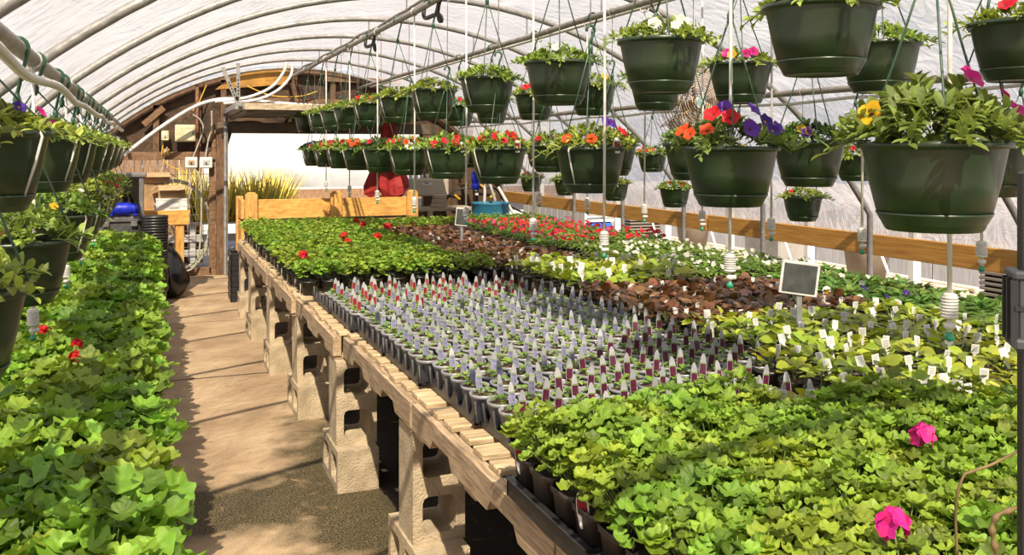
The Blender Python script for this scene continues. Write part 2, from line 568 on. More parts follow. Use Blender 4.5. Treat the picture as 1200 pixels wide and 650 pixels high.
def leaf_oval(mb, pos, fwd, nrm, L, W, m, rng, droop=.25, fold=.18, wave=0.0):
    f, s, n = frame(fwd, nrm)
    pos = Vector(pos)
    rows = ((0, .15), (.2, .76), (.48, 1.0), (.78, .78), (1.0, .12))
    vs = []
    for t, w in rows:
        c = pos + f * (L * t) - n * (droop * L * t * t)
        e = W * .5 * w
        up = n * (e * fold * 2 + wave * W * sin(t * 9 + rng.random()))
        vs += [c - s * e + up, c, c + s * e + up]
    fs = []
    for i in range(4):
        a, b = i * 3, i * 3 + 3
        fs += [(a, a + 1, b + 1, b), (a + 1, a + 2, b + 2, b + 1)]
    mb.add(vs, fs, m, True)


def petunia(mb, pos, nrm, R, m, rng, eye='flower_eye', lobes=5, depthf=.55):
    n = Vector(nrm).normalized()
    a = n.orthogonal().normalized()
    b = n.cross(a)
    pos = Vector(pos)
    ph = rng.random() * 6
    seg = 15
    vs = [pos - n * R * depthf]
    for rr, h in ((.20, -.26), (.66, -.02), (1.0, .06)):
        for k in range(seg):
            th = 2 * pi * k / seg
            r = R * rr * (1 + (.12 * cos(lobes * th + ph) if rr > .5 else 0))
            vs.append(pos + (a * cos(th) + b * sin(th)) * r + n * R * (h + (.10 * sin(lobes * th + ph) if rr > .9 else 0)))
    fs0 = [(0, 1 + k, 1 + (k + 1) % seg) for k in range(seg)]
    fs = []
    for q in range(2):
        o = 1 + q * seg
        for k in range(seg):
            k2 = (k + 1) % seg
            fs.append((o + k, o + seg + k, o + seg + k2, o + k2))
    base = len(mb.v)
    mb.add(vs, fs, m, True)
    mb.add([vs[i] for i in range(1 + seg)], fs0, eye, True)


def bloom_ball(mb, c, R, m, rng, n=16, pet=.017):
    """geranium flower head: a round cluster of small five petalled flowers"""
    c = Vector(c)
    for i in range(n):
        z = 1 - 1.5 * (i + .5) / n
        ph = i * 2.4
        d = Vector((sqrt(max(0, 1 - z * z)) * cos(ph), sqrt(max(0, 1 - z * z)) * sin(ph), z))
        p = c + d * R * .7
        f, s, nn = frame(d.orthogonal(), d)
        a0 = rng.random() * 6
        for k in range(5):
            th = a0 + k * 2 * pi / 5
            dr = f * cos(th) + s * sin(th)
            leaf_oval(mb, p, dr + nn * .35, nn, pet, pet * .85, m, rng, .1, .05)


def stems(mb, base, tip, r, m='stem_green'):
    mid = (Vector(base) + Vector(tip)) * .5 + Vector((0, 0, .01))
    mb.tube([base, mid, tip], [r, r * .9, r * .7], m, seg=4, cap=False)


def dome(rng, n, R, h, skirt=.45):
    """leaf stations over a mound: position, outward and up directions"""
    out = []
    for i in range(n):
        q = sqrt((i + .6) / n)
        ph = i * 2.39996 + rng.uniform(-.35, .35)
        r = R * q * rng.uniform(.88, 1.1)
        z = h * (1 - skirt * q * q) * rng.uniform(.86, 1.1)
        o = Vector((cos(ph), sin(ph), 0))
        out.append((Vector((r * cos(ph), r * sin(ph), z)), o, q))
    return out


def geranium_foliage(seed, m, z0, n, R, h, size, n_low=0, stem=True):
    rng = random.Random(seed)
    mb = MB()
    for p, o, q in dome(rng, n, R, h):
        nrm = (UP + o * (.1 + .8 * q) + Vector((rng.uniform(-.6, .6), rng.uniform(-.75, .45), 0))).normalized()
        fw = (o + Vector((rng.uniform(-.5, .5), rng.uniform(-.5, .5), -.2 * q)))
        sz = size * rng.uniform(.72, 1.2)
        pos = p + Vector((0, 0, z0))
        leaf_round(mb, pos + UP * rng.uniform(-.25, .25) * h * .45, fw, nrm, sz, m, rng, cup=rng.uniform(.06, .24))
        if stem and rng.random() < .7:
            stems(mb, Vector((p.x * .15, p.y * .15, z0 - .01)), pos, .0018)
    for i in range(n_low):
        ph = rng.random() * 2 * pi
        o = Vector((cos(ph), sin(ph), 0))
        pos = o * R * rng.uniform(.5, .95) + Vector((0, 0, z0 + h * rng.uniform(.25, .5)))
        leaf_round(mb, pos, o + Vector((0, 0, -.3)), UP + o * .8, size * rng.uniform(.8, 1.1), m, rng)
    return mb


def begonia_foliage(seed, m, z0, n, R, h, L, waxy=.98):
    rng = random.Random(seed)
    mb = MB()
    for p, o, q in dome(rng, n, R, h, .6):
        pos = Vector((p.x * .45, p.y * .45, z0 + p.z * .8))
        fw = o * (.45 + q) + UP * rng.uniform(-.1, .95) + Vector((rng.uniform(-.3, .3), rng.uniform(-.3, .3), 0))
        l = L * rng.uniform(.7, 1.2)
        leaf_oval(mb, pos, fw, UP + o * .1 + Vector((rng.uniform(-.4, .4), rng.uniform(-.6, .2), 0)), l, l * waxy, m, rng, rng.uniform(.05, .3), rng.uniform(.02, .16))
        if rng.random() < .5:
            stems(mb, Vector((0, 0, z0 - .005)), pos, .002)
    return mb


def tuft_foliage(seed, m, z0, n, R, h, L, wr=.38, up=.6):
    rng = random.Random(seed)
    mb = MB()
    for p, o, q in dome(rng, n, R, h, .5):
        pos = Vector((p.x * .6, p.y * .6, z0 + p.z * .75))
        fw = o * (.35 + q) + UP * rng.uniform(.1, up) + Vector((rng.uniform(-.4, .4), rng.uniform(-.4, .4), 0))
        l = L * rng.uniform(.7, 1.25)
        leaf_oval(mb, pos, fw, UP + o * .2, l, l * wr, m, rng, rng.uniform(.15, .5), .2)
    return mb


def basket_foliage(seed, m, R, h, n, L, wr=.36, trail=14, side=None):
    """mounded petunia growth with shoots that trail over the rim, rim at z = 0"""
    rng = random.Random(seed)
    mb = MB()
    def sprig(p0, d, ln, k):
        pts = [p0 + d * (ln * t) - UP * (ln * .45 * t * t) for t in (0, .35, .7, 1)]
        mb.tube(pts, .0022, 'stem_green', seg=3, cap=False)
        for j in range(k):
            t = .25 + .75 * j / max(1, k - 1)
            p = p0 + d * (ln * t) - UP * (ln * .45 * t * t)
            ph = j * 2.2 + rng.random()
            o = d.orthogonal().normalized()
            o = Matrix.Rotation(ph, 3, d) @ o
            l = L * rng.uniform(.7, 1.2) * (1 - .2 * t)
            leaf_oval(mb, p, o * .8 + d * .8 + UP * .2, UP + d * .3, l, l * wr, m, rng, .3, .2)
    for p, o, q in dome(rng, n, R * .92, h, .75):
        base = Vector((p.x * .72, p.y * .72, p.z * .45))
        d = (o * (.2 + .9 * q) + UP * rng.uniform(.5, 1.0) * (1.15 - q * .6)).normalized()
        sprig(base, d, rng.uniform(.45, .8) * max(h, .09), 9)
    for i in range(trail):
        ph = rng.random() * 2 * pi if side is None else side + rng.gauss(0, .7)
        o = Vector((cos(ph), sin(ph), 0))
        sprig(o * R * .82 + UP * .015, (o + UP * rng.uniform(.0, .45)).normalized(), rng.uniform(.06, .11) * (R / .15), 8)
    return mb


# ------------------------------------------------------------------ copying
def kids(o):
    return list(o.children)


def dup(root, loc=None, rz=None, label=None, group=None, sc=None):
    r = root.copy(); COL.objects.link(r)
    if loc is not None: r.location = loc
    if rz is not None: r.rotation_euler = (r.rotation_euler[0], r.rotation_euler[1], rz)
    if sc is not None: r.scale = (sc, sc, sc)
    if label: r['label'] = label
    if group: r['group'] = group
    for ch in KIDS.get(root.name, []):
        c = ch.copy(); COL.objects.link(c); c.parent = r
        for g in KIDS.get(ch.name, []):
            d = g.copy(); COL.objects.link(d); d.parent = c
    return r


KIDS = {}


def remember(o):
    KIDS[o.name] = list(o.children)
    for c in o.children:
        if c.children: KIDS[c.name] = list(c.children)


class Kind:
    """several variants of one kind; the first use of a variant moves it, later uses copy it"""
    def __init__(self, roots):
        self.roots = roots; self.used = [False] * len(roots)
        for r in roots: remember(r)

    def put(self, i, loc, rz, label, group, sc=1.0):
        i %= len(self.roots)
        r = self.roots[i]
        if not self.used[i]:
            self.used[i] = True
            r.location = loc; r.rotation_euler[2] = rz; r.scale = (sc, sc, sc)
            r['label'] = label; r['group'] = group
            return r
        return dup(r, loc, rz, label, group, sc)

    def drop_unused(self):
        for r, u in zip(self.roots, self.used):
            if not u:
                for c in KIDS.get(r.name, []):
                    for g in KIDS.get(c.name, []): bpy.data.objects.remove(g)
                    bpy.data.objects.remove(c)
                bpy.data.objects.remove(r)


# ------------------------------------------------------------------ house shell
AX, AZ, AR = 1.77, -0.805, 3.486          # hoop arc: centre and radius
SPRING = 1.15
Y_NEAR, Y_END = -3.4, 12.32
A0 = math.asin((SPRING - AZ) / AR)        # angle where the arc meets the legs


def arc(r=AR, n=40):
    pts = []
    for i in range(n + 1):
        a = A0 + (pi - 2 * A0) * i / n
        pts.append((AX + r * cos(a), AZ + r * sin(a)))
    return pts                             # right to left


XR = AX + AR * cos(A0)
XL = AX - AR * cos(A0)


def roof_z(X):
    return AZ + sqrt(AR * AR - (X - AX) ** 2)


# floor and ground
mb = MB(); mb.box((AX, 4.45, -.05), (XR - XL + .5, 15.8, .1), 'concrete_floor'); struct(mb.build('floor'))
mb = MB(); mb.box((3, 14, -.16), (60, 60, .1), 'outside_ground'); struct(mb.build('ground'))

# roof film: one rippled sheet over the hoops, down to the hip boards
hoops_y = [5.0 + 1.2 * k for k in range(-7, 7)]


def make_film():
    mb = MB()
    rr = random.Random(3)
    n_a, n_y = 120, 250
    vs, fs = [], []
    ph = [rr.random() * 6 for _ in range(12)]
    a_lo = A0
    prof = [(XR + .085, .92), (XR + .08, 1.03)] + arc(AR + .03, n_a) + [(XL - .08, 1.03), (XL - .085, .92)]
    for j in range(n_y + 1):
        y = Y_NEAR + (Y_END - Y_NEAR) * j / n_y
        t = ((y - hoops_y[0]) / 1.2) % 1.0
        sag = sin(pi * t)
        edge = (abs(t - .5) * 2) ** 2
        for i, (x, z) in enumerate(prof):
            if 2 <= i < len(prof) - 2:
                a = (i - 2) / n_a * 30
                w = (.026 * edge * sin(a * 2.6 + ph[0] + 1.3 * sin(y * 5 + a * .7)) * (.6 + .4 * sin(a * .55 + y * 2 + ph[2]))
                     + .012 * sin(a * 4.1 + y * 7 + ph[1]) * (.4 + .6 * sin(a * .9 + y + ph[3]))
                     + .012 * sag * sin(a * .8 + y * 1.7 + ph[4])) + .02 * sag + .012
                w = max(w, -.004)
                d = Vector((x - AX, 0, z - AZ)).normalized()
                vs.append(Vector((x, y, z)) + d * w)
            else:
                vs.append(Vector((x + (.012 * sin(y * 9) if i < 2 else -.012 * sin(y * 9)), y, z)))
    m = len(prof)
    for j in range(n_y):
        for i in range(m - 1):
            fs.append((j * m + i, (j + 1) * m + i, (j + 1) * m + i + 1, j * m + i + 1))
    mb.add(vs, fs, 'poly_film', True)
    return struct(mb.build('ceiling'))


make_film()

# hoops: bent pipe, vertical legs to the ground
n_h = len(hoops_y)
for k, y in enumerate(hoops_y):
    far_rank = n_h - k
    mb = MB()
    pts = [(XR, y, 0), (XR, y, .6)] + [(x, y, z) for x, z in arc(AR, 48)] + [(XL, y, .6), (XL, y, 0)]
    mb.tube(pts, .021, 'galvanized' if y > 1 else 'galvanized_dull', seg=8)
    o = mb.build('roof_hoop')
    where = 'nearest the far end wall' if far_rank == 1 else f'{nth(far_rank)} from the far end wall'
    tag(o, f'bent galvanized roof hoop under the film, {where}', 'roof hoop', 'roof hoops of the greenhouse')

# hip boards
for nm, x, lab in (('right', XR + .045, 'long orange timber hip board along the right side under the film'),
                   ('left', XL - .045, 'timber hip board along the left side behind the hanging baskets')):
    mb = MB()
    L = 5.2
    for i in range(3):
        mb.box((x, -3.4 + L * (i + .5) * 1.005, .94), (.038, L, .145), 'hip_wood', bev=.004)
    for y in hoops_y:
        sx = -1 if nm == 'right' else 1
        for z in (.9, .98):
            mb.lathe([(.009, 0), (.009, .055)], 'galvanized', (x + sx * .005, y, z), seg=8, cap1=True,
                     axis=Matrix.Rotation(sx * pi / 2, 3, 'Y'))
    tag(mb.build('hip_board'), lab, 'timber board')

# purlin pipes
PIPES = {}


def pipe(X, z, y0, y1, r, label, extra=None):
    mb = MB()
    n = 24
    pts = [(X + .006 * sin(i * 1.9), y0 + (y1 - y0) * i / n, z + .004 * sin(i * 2.3)) for i in range(n + 1)]
    mb.tube(pts, r, 'pipe_grey', seg=8)
    o = mb.build('purlin_pipe')
    tag(o, label, 'pipe', 'lengthwise pipes the baskets hang from')
    return o


A_X, A_Z = 1.65, 2.54
C_X, C_Z = 2.56, 2.43
E_X, E_Z = 3.85, 1.97
G_X, G_Z = -.37, 1.90
pipe(A_X, A_Z, -1.5, 12.25, .021, 'grey pipe near the ridge carrying the middle rows of baskets')
pipe(C_X, C_Z, -1.5, 12.25, .021, 'grey pipe right of the ridge carrying the second rows of baskets')
pipe(E_X, E_Z, -1.5, 12.25, .021, 'low grey pipe along the right side carrying the small baskets')
pipe(G_X, G_Z, -1.5, 12.2, .024, 'grey pipe along the left side carrying the left baskets')

# suspenders for pipes A and C, straps for E and G
for k, y in enumerate(hoops_y[3:]):
    for nm, X, Z in (('ridge', A_X, A_Z), ('second', C_X, C_Z)):
        mb = MB()
        zt = roof_z(X) - .012
        ch = 9
        for i in range(ch):
            z = Z + .018 + (zt - Z - .02) * (i + .5) / ch
            hh = (zt - Z) / ch * .62
            ax = Matrix.Rotation(pi / 2 * (i % 2), 3, 'Z')
            pts = [Vector((X, y, z)) + ax @ Vector((.006 * cos(t), 0, hh * sin(t))) for t in [2 * pi * q / 8 for q in range(8)]]
            mb.tube(pts, .0018, 'galvanized_dull', seg=4, closed=True)
        o = mb.build('suspension_chain')
        tag(o, f'short chain holding the {nm} pipe to the {nth(len(hoops_y) - 3 - k)} hoop from the far end', 'chain', 'chains that hold the pipes')

# ridge bundle: two thin lines clipped at the very top with black cable loops
mb = MB()
for q, (dx, dz, r) in enumerate(((-.06, -.045, .011), (-.02, -.05, .014), (.03, -.045, .009))):
    pts = [(AX + dx + .012 * sin(i * 1.3 + q), -1.5 + 13.7 * i / 40, AZ + AR - .02 + dz + .008 * sin(i * 2.1 + q)) for i in range(41)]
    mb.tube(pts, r, 'pipe_grey' if q < 2 else 'cable_black', seg=6)
tag(mb.build('ridge_line'), 'bundle of grey ridge pipe and cables at the roof peak', 'pipe')
for k, (y, lab) in enumerate(((5.6, 'black cable loop hanging between the ridge lines, nearer one'), (7.4, 'black cable loop hanging between the ridge lines, farther one'))):
    mb = MB()
    pts = []
    for i in range(25):
        t = i / 24
        pts.append((AX - .05 - .11 * sin(pi * t) * .4 - .02 * sin(9 * t), y + .55 * (t - .5) + .08 * sin(t * 9), 2.6 - .17 * sin(pi * t) + .03 * sin(t * 13)))
    mb.tube(pts, .014, 'cable_black', seg=6)
    tag(mb.build('cable_loop'), lab, 'cable', 'cable loops at the ridge')
for k, (u, v, y) in enumerate(((335, 69, 12.0), (356, 72, 11.9), (600, 90, 12.0), (508, 45, 9.0), (578, 93, 11.6))):
    pass

# ------------------------------------------------------------------ end wall
YW = 12.3


def wall_piece(mb, x0, x1, z0, z1, m, y=YW, t=.06):
    mb.box(((x0 + x1) / 2, y + t / 2, (z0 + z1) / 2), (x1 - x0, t, z1 - z0), m)


DX0, DX1, DZ = .86, 3.5, 1.83     # door opening
mb = MB()
# gable sheathing (draped burlap) built as columns that follow the roof line
NX = 44
vs, fs = [], []
for i in range(NX + 1):
    x = XL + .02 + (XR - XL - .04) * i / NX
    zt = min(roof_z(x) - .03, roof_z(x))
    z0 = 1.52 if x < DX0 else (DZ + .12 if x < DX1 + .02 else 0.0)
    for j in range(9):
        z = z0 + (max(zt, z0 + .05) - z0) * j / 8
        vs.append((x, YW + .05 + .018 * sin(x * 7 + z * 5) + .012 * sin(x * 13 - z * 9), z))
for i in range(NX):
    for j in range(8):
        a = i * 9 + j
        fs.append((a, a + 9, a + 10, a + 1))
mb.add(vs, fs, 'burlap', True)
# rim of the gable
pts = [(x, YW, z) for x, z in arc(AR - .03, 40)]
for a, b in zip(pts, pts[1:]):
    a, b = Vector(a), Vector(b)
    c = (a + b) / 2; d = b - a
    mb.box(c, (d.length * 1.02, .05, .09), 'frame_wood', Matrix.Rotation(-atan2(d.z, d.x), 3, 'Y'))
# studs and rails of the gable
for u in (183, 232, 262, 345, 390):
    x = YW * ray(u)
    zt = roof_z(x) - .05
    z0 = 1.5 if x < DX0 else DZ + .1
    mb.box((x, YW - .0, (z0 + zt) / 2), (.07, .05, zt - z0), 'frame_wood')
mb.box(((XL + DX0) / 2, YW - .01, 1.53), (DX0 - XL, .07, .1), 'board_wood', bev=.004)
mb.box(((DX0 + XR) / 2, YW - .005, DZ + .42), (XR - DX0 - .3, .05, .07), 'board_wood')
# header above the door
mb.box(((DX0 + DX1) / 2, YW - .01, DZ + .06), (DX1 - DX0 + .2, .1, .14), 'door_panel', bev=.004)
# right part of the end wall, vertical brown boards
x = DX1
k = 0
while x < XR - .05:
    w = .15
    mb.box((x + w / 2, YW + .02 + .006 * (k % 2), .98), (w - .006, .03, 1.96 if x < 4.2 else 1.5), 'brown_wall')
    x += w; k += 1
struct(mb.build('wall_back'))

# loose trim boards, insulation bits on the gable
mb = MB()
x0, z0 = on_y(252, 103, YW - .05); x1, z1 = on_y(338, 78, YW - .05)
vs = [(x0, YW - .035, z0 - .02), (x1, YW - .035, z1 - .23), (x1 + .02, YW - .035, z1 + .02), (x0 + .45, YW - .035, z1 - .07), (x0 + .15, YW - .035, z0 + .1)]
vs += [(a, b + .03, c) for a, b, c in vs]
mb.add(vs, [(0, 1, 2, 3, 4), (9, 8, 7, 6, 5)] + [(i, i + 5, (i + 1) % 5 + 5, (i + 1) % 5) for i in range(5)], 'insul_yellow')
tag(mb.build('insulation_sheet'), 'yellow insulation sheet showing in the brown gable above the door', 'insulation')
for (ua, va, ub, vb, lab) in ((168, 146, 192, 126, 'loose broken board leaning in the gable, left of the meter boxes'),
                              (380, 92, 470, 96, 'bare board across the gable right of the ridge')):
    a = Vector((on_y(ua, va, YW - .06)[0], YW - .05, on_y(ua, va, YW - .06)[1]))
    b = Vector((on_y(ub, vb, YW - .06)[0], YW - .05, on_y(ub, vb, YW - .06)[1]))
    mb = MB(); d = b - a
    mb.box((a + b) / 2, (d.length, .02, .075), 'board_wood', Matrix.Rotation(-atan2(d.z, d.x), 3, 'Y'), .003)
    tag(mb.build('loose_board'), lab, 'board')

# door post and tracks
mb = MB()
mb.box((DX0 - .055, YW - .0, .93), (.11, .1, 1.86), 'frame_wood', bev=.004)
mb.box((DX0 - .14, YW + .02, .93), (.05, .06, 1.86), 'board_wood')
mb.box((DX1 + .05, YW - .0, .93), (.1, .1, 1.86), 'frame_wood', bev=.004)
struct(mb.build('trim_1'))
mb = MB()
mb.box((DX0 - .005, YW - .1, 1.02), (.03, .055, 2.04), 'galvanized', bev=.003)
mb.box((DX0 + .02, YW - .1, 1.0), (.02, .02, 1.98), 'galvanized_dull')
xa = DX0 - .01
mb.box((xa, 11.1, 2.09), (.035, 2.3, .06), 'galvanized', bev=.003)
for y, lean in ((10.2, .0), (10.2, -.16)):
    a = Vector((xa, y, 2.1)); zt = roof_z(xa + lean) - .02
    b = Vector((xa + lean, y + .02, zt)); d = b - a
    mb.box((a + b) / 2, (.04, .006, d.length), 'galvanized', Matrix.Rotation(atan2(d.x, d.z), 3, 'Y'))
    nh = int(d.length / .035)
    for i in range(1, nh):
        p = a + d * (i / nh)
        mb.box(p + Vector((0, -.004, 0)), (.012, .004, .018), 'dark_gap', Matrix.Rotation(atan2(d.x, d.z), 3, 'Y'))
mb.box((xa, 10.06, 2.075), (.09, .12, .09), 'galvanized', bev=.004)
tag(mb.build('door_track'), 'galvanized overhead door track with perforated hanger straps left of the doorway', 'door track')

# overhead door, raised and lying flat below the roof
root = thing('overhead_door', 'brown sectional overhead door raised flat above the doorway', 'door', (DX0 + .03, 9.95, 2.05))
W = DX1 - DX0 - .1
for i in range(4):
    mb = MB()
    y = .29 + i * .58
    mb.box((W / 2, y, 0), (W, .57, .04), 'door_panel', bev=.006)
    for q in range(4):
        mb.box((W * (q + .5) / 4, y, -.025), (W / 4 - .12, .42, .012), 'door_panel', bev=.004)
    for q in range(3):
        mb.box((.05 + (W - .1) * q / 2, y, -.035), (.05, .56, .035), 'door_panel')
    mb.build('door_section', root)
mb = MB(); mb.box((W / 2, -.02, .01), (W, .04, .07), 'pale_wood', bev=.005); mb.build('bottom_rail', root)

# bent PVC conduit across the gable
def tube_thing(name, pts, r, m, label, cat, seg=8):
    mb = MB(); mb.tube(pts, r, m, seg=seg)
    return tag(mb.build(name), label, cat)


def smooth_path(ctrl, n=10):
    pts = []
    c = [Vector(p) for p in ctrl]
    for i in range(len(c) - 1):
        p0, p1, p2, p3 = c[max(i - 1, 0)], c[i], c[i + 1], c[min(i + 2, len(c) - 1)]
        for k in range(n):
            t = k / n
            pts.append(.5 * ((2 * p1) + (p2 - p0) * t + (2 * p0 - 5 * p1 + 4 * p2 - p3) * t * t + (3 * p1 - p0 - 3 * p2 + p3) * t ** 3))
    pts.append(c[-1])
    return pts


def px_path(lst, Y):
    out = []
    for q in lst:
        y = q[2] if len(q) > 2 else Y
        x, z = on_y(q[0], q[1], y); out.append((x, y, z))
    return out


tube_thing('conduit_pipe', smooth_path(px_path([(139, 187, 11.9), (160, 170, 11.9), (190, 148, 11.9), (222, 128, 11.9), (248, 118, 11.9), (278, 116, 11.9), (330, 121, 11.9), (390, 125, 11.9)], 11.9)), .022, 'pvc_white',
           'thick white bent pipe crossing the brown gable', 'pipe')
tube_thing('drain_hose', smooth_path(px_path([(252, 119), (290, 114), (318, 102), (332, 85), (336, 73)], 11.85)), .018, 'pvc_white', 'white hose rising to the ridge above the door, upper one', 'hose')
tube_thing('drain_hose', smooth_path(px_path([(262, 121), (300, 117), (325, 106), (340, 90), (343, 76)], 11.8)), .018, 'pvc_white', 'white hose rising to the ridge above the door, lower one', 'hose')
for lst, r, m, lab in (([(196, 172), (192, 186), (190, 200), (185, 212)], .008, 'cable_grey', 'grey cable dropping from the small meter box'),
                       ([(191, 170), (190, 182), (197, 193), (210, 199), (222, 204)], .007, 'cable_yellow', 'yellow cable looping below the small meter box'),
                       ([(226, 185), (232, 170), (238, 152), (235, 141), (226, 134)], .010, 'cable_grey', 'grey conduit curving up from the left white outlet box'),
                       ([(241, 184), (244, 165), (248, 150), (248, 130)], .010, 'cable_grey', 'grey conduit rising from the right white outlet box'),
                       ([(226, 130), (233, 120), (240, 104), (242, 100)], .008, 'cable_yellow', 'yellow cable across the stud above the ivory box'),
                       ([(290, 101), (318, 112), (350, 113), (372, 107)], .009, 'cable_yellow', 'yellow cable sagging across the gable above the door'),
                       ([(222, 196), (223, 215), (222, 240), (222, 262)], .008, 'cable_grey', 'straight grey cable hanging over the wire panel'),
                       ([(227, 196), (235, 212), (236, 250), (234, 290), (228, 312), (217, 318)], .013, 'hose_green', 'grey green hose hanging over the wire panel')):
    tube_thing('cable', smooth_path(px_path(lst, YW - .1)), r, m, lab, 'cable', 6)
mb = MB()
x, z0 = on_y(231, 100, YW - .07); _, z1 = on_y(231, 200, YW - .07)
mb.tube([(x, YW - .075, z0), (x, YW - .075, z1)], .022, 'rust_pipe')
tag(mb.build('vent_pipe'), 'rusty brown vertical pipe between the ivory box and the door', 'pipe')


def wall_box(name, u0, v0, u1, v1, m, label, cat, dpt=.09, inner=None):
    x0, z1 = on_y(u0, v0, YW - .1); x1, z0 = on_y(u1, v1, YW - .1)
    root = thing(name, label, cat, ((x0 + x1) / 2, YW - .04, z0))
    w, h = x1 - x0, z1 - z0
    mb = MB(); mb.box((0, -dpt / 2, h / 2), (w, dpt, h), m, bev=.012); mb.build('case', root)
    if inner:
        mb = MB(); mb.box((0, -dpt - .004, h * .52), (w * .5, .01, h * .4), inner, bev=.003)
        mb.box((0, -dpt - .008, h * .45), (w * .12, .01, h * .2), 'dark_gap'); mb.build('cover', root)
    else:
        mb = MB(); mb.box((0, -dpt - .003, h / 2), (w * .86, .008, h * .86), m, bev=.003)
        mb.box((w * .38, -dpt - .008, h / 2), (.02, .01, .04), 'galvanized_dull'); mb.build('lid', root)
    return root


wall_box('junction_box', 205, 146, 229, 166, 'ivory_plastic', 'ivory square junction box on the brown gable', 'electrical box', .1)
wall_box('meter_box', 189, 153, 198, 165, 'ivory_plastic', 'small ivory meter box left of the ivory junction box', 'electrical box', .07, 'tag_white')
wall_box('switch_box', 190, 174, 199, 183, 'insul_yellow', 'small tan switch box below the small meter box', 'electrical box', .06, 'ivory_plastic')
wall_box('outlet_box', 217, 184, 231.5, 197, 'outlet_white', 'white outlet box with a tan cover, left of the pair beside the door', 'electrical box', .08, 'cardboard')
wall_box('outlet_box', 234, 184, 249, 197, 'outlet_white', 'white outlet box with a dark cover, right of the pair beside the door', 'electrical box', .08, 'cable_grey')

# welded wire panel left of the door post
mb = MB()
x0, x1, z0, z1 = -.95, DX0 - .17, .05, 1.5
for i in range(19):
    x = x0 + (x1 - x0) * i / 18
    mb.tube([(x, YW + .02, z0), (x, YW + .02, z1)], .0035, 'mesh_wire', seg=4)
for j in range(15):
    z = z0 + (z1 - z0) * j / 14
    mb.tube([(x0, YW + .025, z), (x1, YW + .025, z)], .0035, 'mesh_wire', seg=4)
mb.box((x0 * .5 + x1 * .5, YW + .02, .05), (x1 - x0, .05, .1), 'board_wood', bev=.004)
mb.box((x1, YW + .02, .77), (.05, .05, 1.5), 'board_wood', bev=.004)
tag(mb.build('wire_panel'), 'welded wire mesh panel in a wooden frame left of the doorway', 'wire panel')
mb = MB()
xc, zc = on_y(203, 256, 12.6); zc = .645 - .055
mb.tube([(xc + .46 * cos(2 * pi * i / 36), 12.62, zc + .62 * sin(2 * pi * i / 36)) for i in range(36)], .022, 'hose_green', seg=6, closed=True)
mb.tube([(xc + .02 + .43 * cos(2 * pi * i / 36), 12.66, zc + .02 + .58 * sin(2 * pi * i / 36)) for i in range(36)], .02, 'hose_green', seg=6, closed=True)
tag(mb.build('hose_coil'), 'big coil of pale green hose hung behind the wire panel', 'hose')

# wall heater and shelf items right of the door
x0, z1 = on_y(476, 209, 11.9); x1, z0 = on_y(523, 229, 11.9)
root = thing('unit_heater', 'long beige heater cabinet with a row of pegs on top, right of the doorway', 'heater', ((x0 + x1) / 2, 11.95, z0))
w, h = x1 - x0, z1 - z0
mb = MB(); mb.box((0, 0, h / 2), (w, .35, h), 'beige_metal', bev=.02); mb.build('cabinet', root)
mb = MB(); mb.box((-w * .05, -.18, h * .70), (w * .24, .008, h * .12), 'tag_white', bev=.002); mb.box((-w * .06, -.186, h * .74), (w * .10, .004, h * .05), 'bin_blue'); mb.build('name_plate', root)
for i in range(7):
    mb = MB(); mb.lathe([(.02, 0), (.026, .02), (.026, .05), (.015, .06)], 'white_paint', (-w * .4 + i * w * .8 / 6, -.08, h), seg=10, cap1=True); mb.build('peg', root)

# rough shelf the heater and blocks stand on
root = thing('shelf_rack', 'rough wooden shelf rack under the beige heater', 'shelf', (3.28, 11.75, 0))
for i, z in enumerate((.82, .62, .3)):
    mb = MB(); mb.box((.15, 0, z), (1.15, .5, .04), 'pale_wood', bev=.004); mb.build('shelf_board', root)
for x in (-.4, .1, .7):
    for y in (-.22, .22):
        mb = MB(); mb.box((x, y, .41), (.07, .05, .82), 'pale_wood', bev=.004); mb.build('leg', root)
for i in range(3):
    x0, z0 = on_y(514, 244 - i * 5.6, 11.6)
    mb = MB(); mb.box((0, 0, .03), (.19 - .012 * i, .12, .052), 'pale_wood', bev=.008)
    o = mb.build('paver', loc=(x0 + .006 * i, 11.6, .842 + .056 * i))
    tag(o, f'grey paver under the beige heater, {("bottom", "middle", "top")[i]} of the stack of three', 'paver', 'pavers stacked on the shelf rack')
    if i == 0: KEEP_Z = z0
# blue barrel
xb, zb = on_y(574.5, 262, 11.0)
root = thing('water_barrel', 'turquoise blue open water barrel at the right end of the wall', 'barrel', (xb, 11.0, 0))
mb = MB()
R = .245
prof = [(R * .9, 0), (R * .98, .02), (R, .2), (R, .3), (R * 1.04, .32), (R, .34), (R, .6), (R * 1.04, .62), (R, .64), (R * .98, .9), (R * 1.03, .915), (R * 1.03, .93), (R * .95, .93), (R * .93, .6), (R * .9, .55)]
mb.lathe(prof, 'barrel_blue', seg=28, cap0=True, cap1=True); mb.build('drum', root)
# blue proportioner pump above the barrel
xp, zp = on_y(557.5, 222, 11.6)
root = thing('dosing_pump', 'bright blue dosing pump mounted above the turquoise barrel', 'pump', (xp, 11.6, zp))
mb = MB(); mb.lathe([(.03, 0), (.055, .01), (.058, .07), (.048, .09), (.058, .10), (.06, .2), (.045, .24), (.018, .255)], 'bright_blue', seg=18, cap0=True, cap1=True); mb.build('body', root)
mb = MB(); mb.lathe([(.035, -.2), (.035, -.05), (.045, -.04), (.045, 0)], 'pot_black', seg=14, cap0=True, cap1=True); mb.box((0, -.04, -.06), (.04, .02, .03), 'tag_white'); mb.build('stem_pipe', root)
mb = MB(); mb.tube(smooth_path([(-.42, .1, -.2), (-.3, .05, -.02), (-.12, 0, .02), (.12, 0, .02), (.3, .0, .0), (.45, .02, -.2), (.75, .05, -.35)]), .014, 'cable_black', seg=6); mb.build('feed_hose', root)
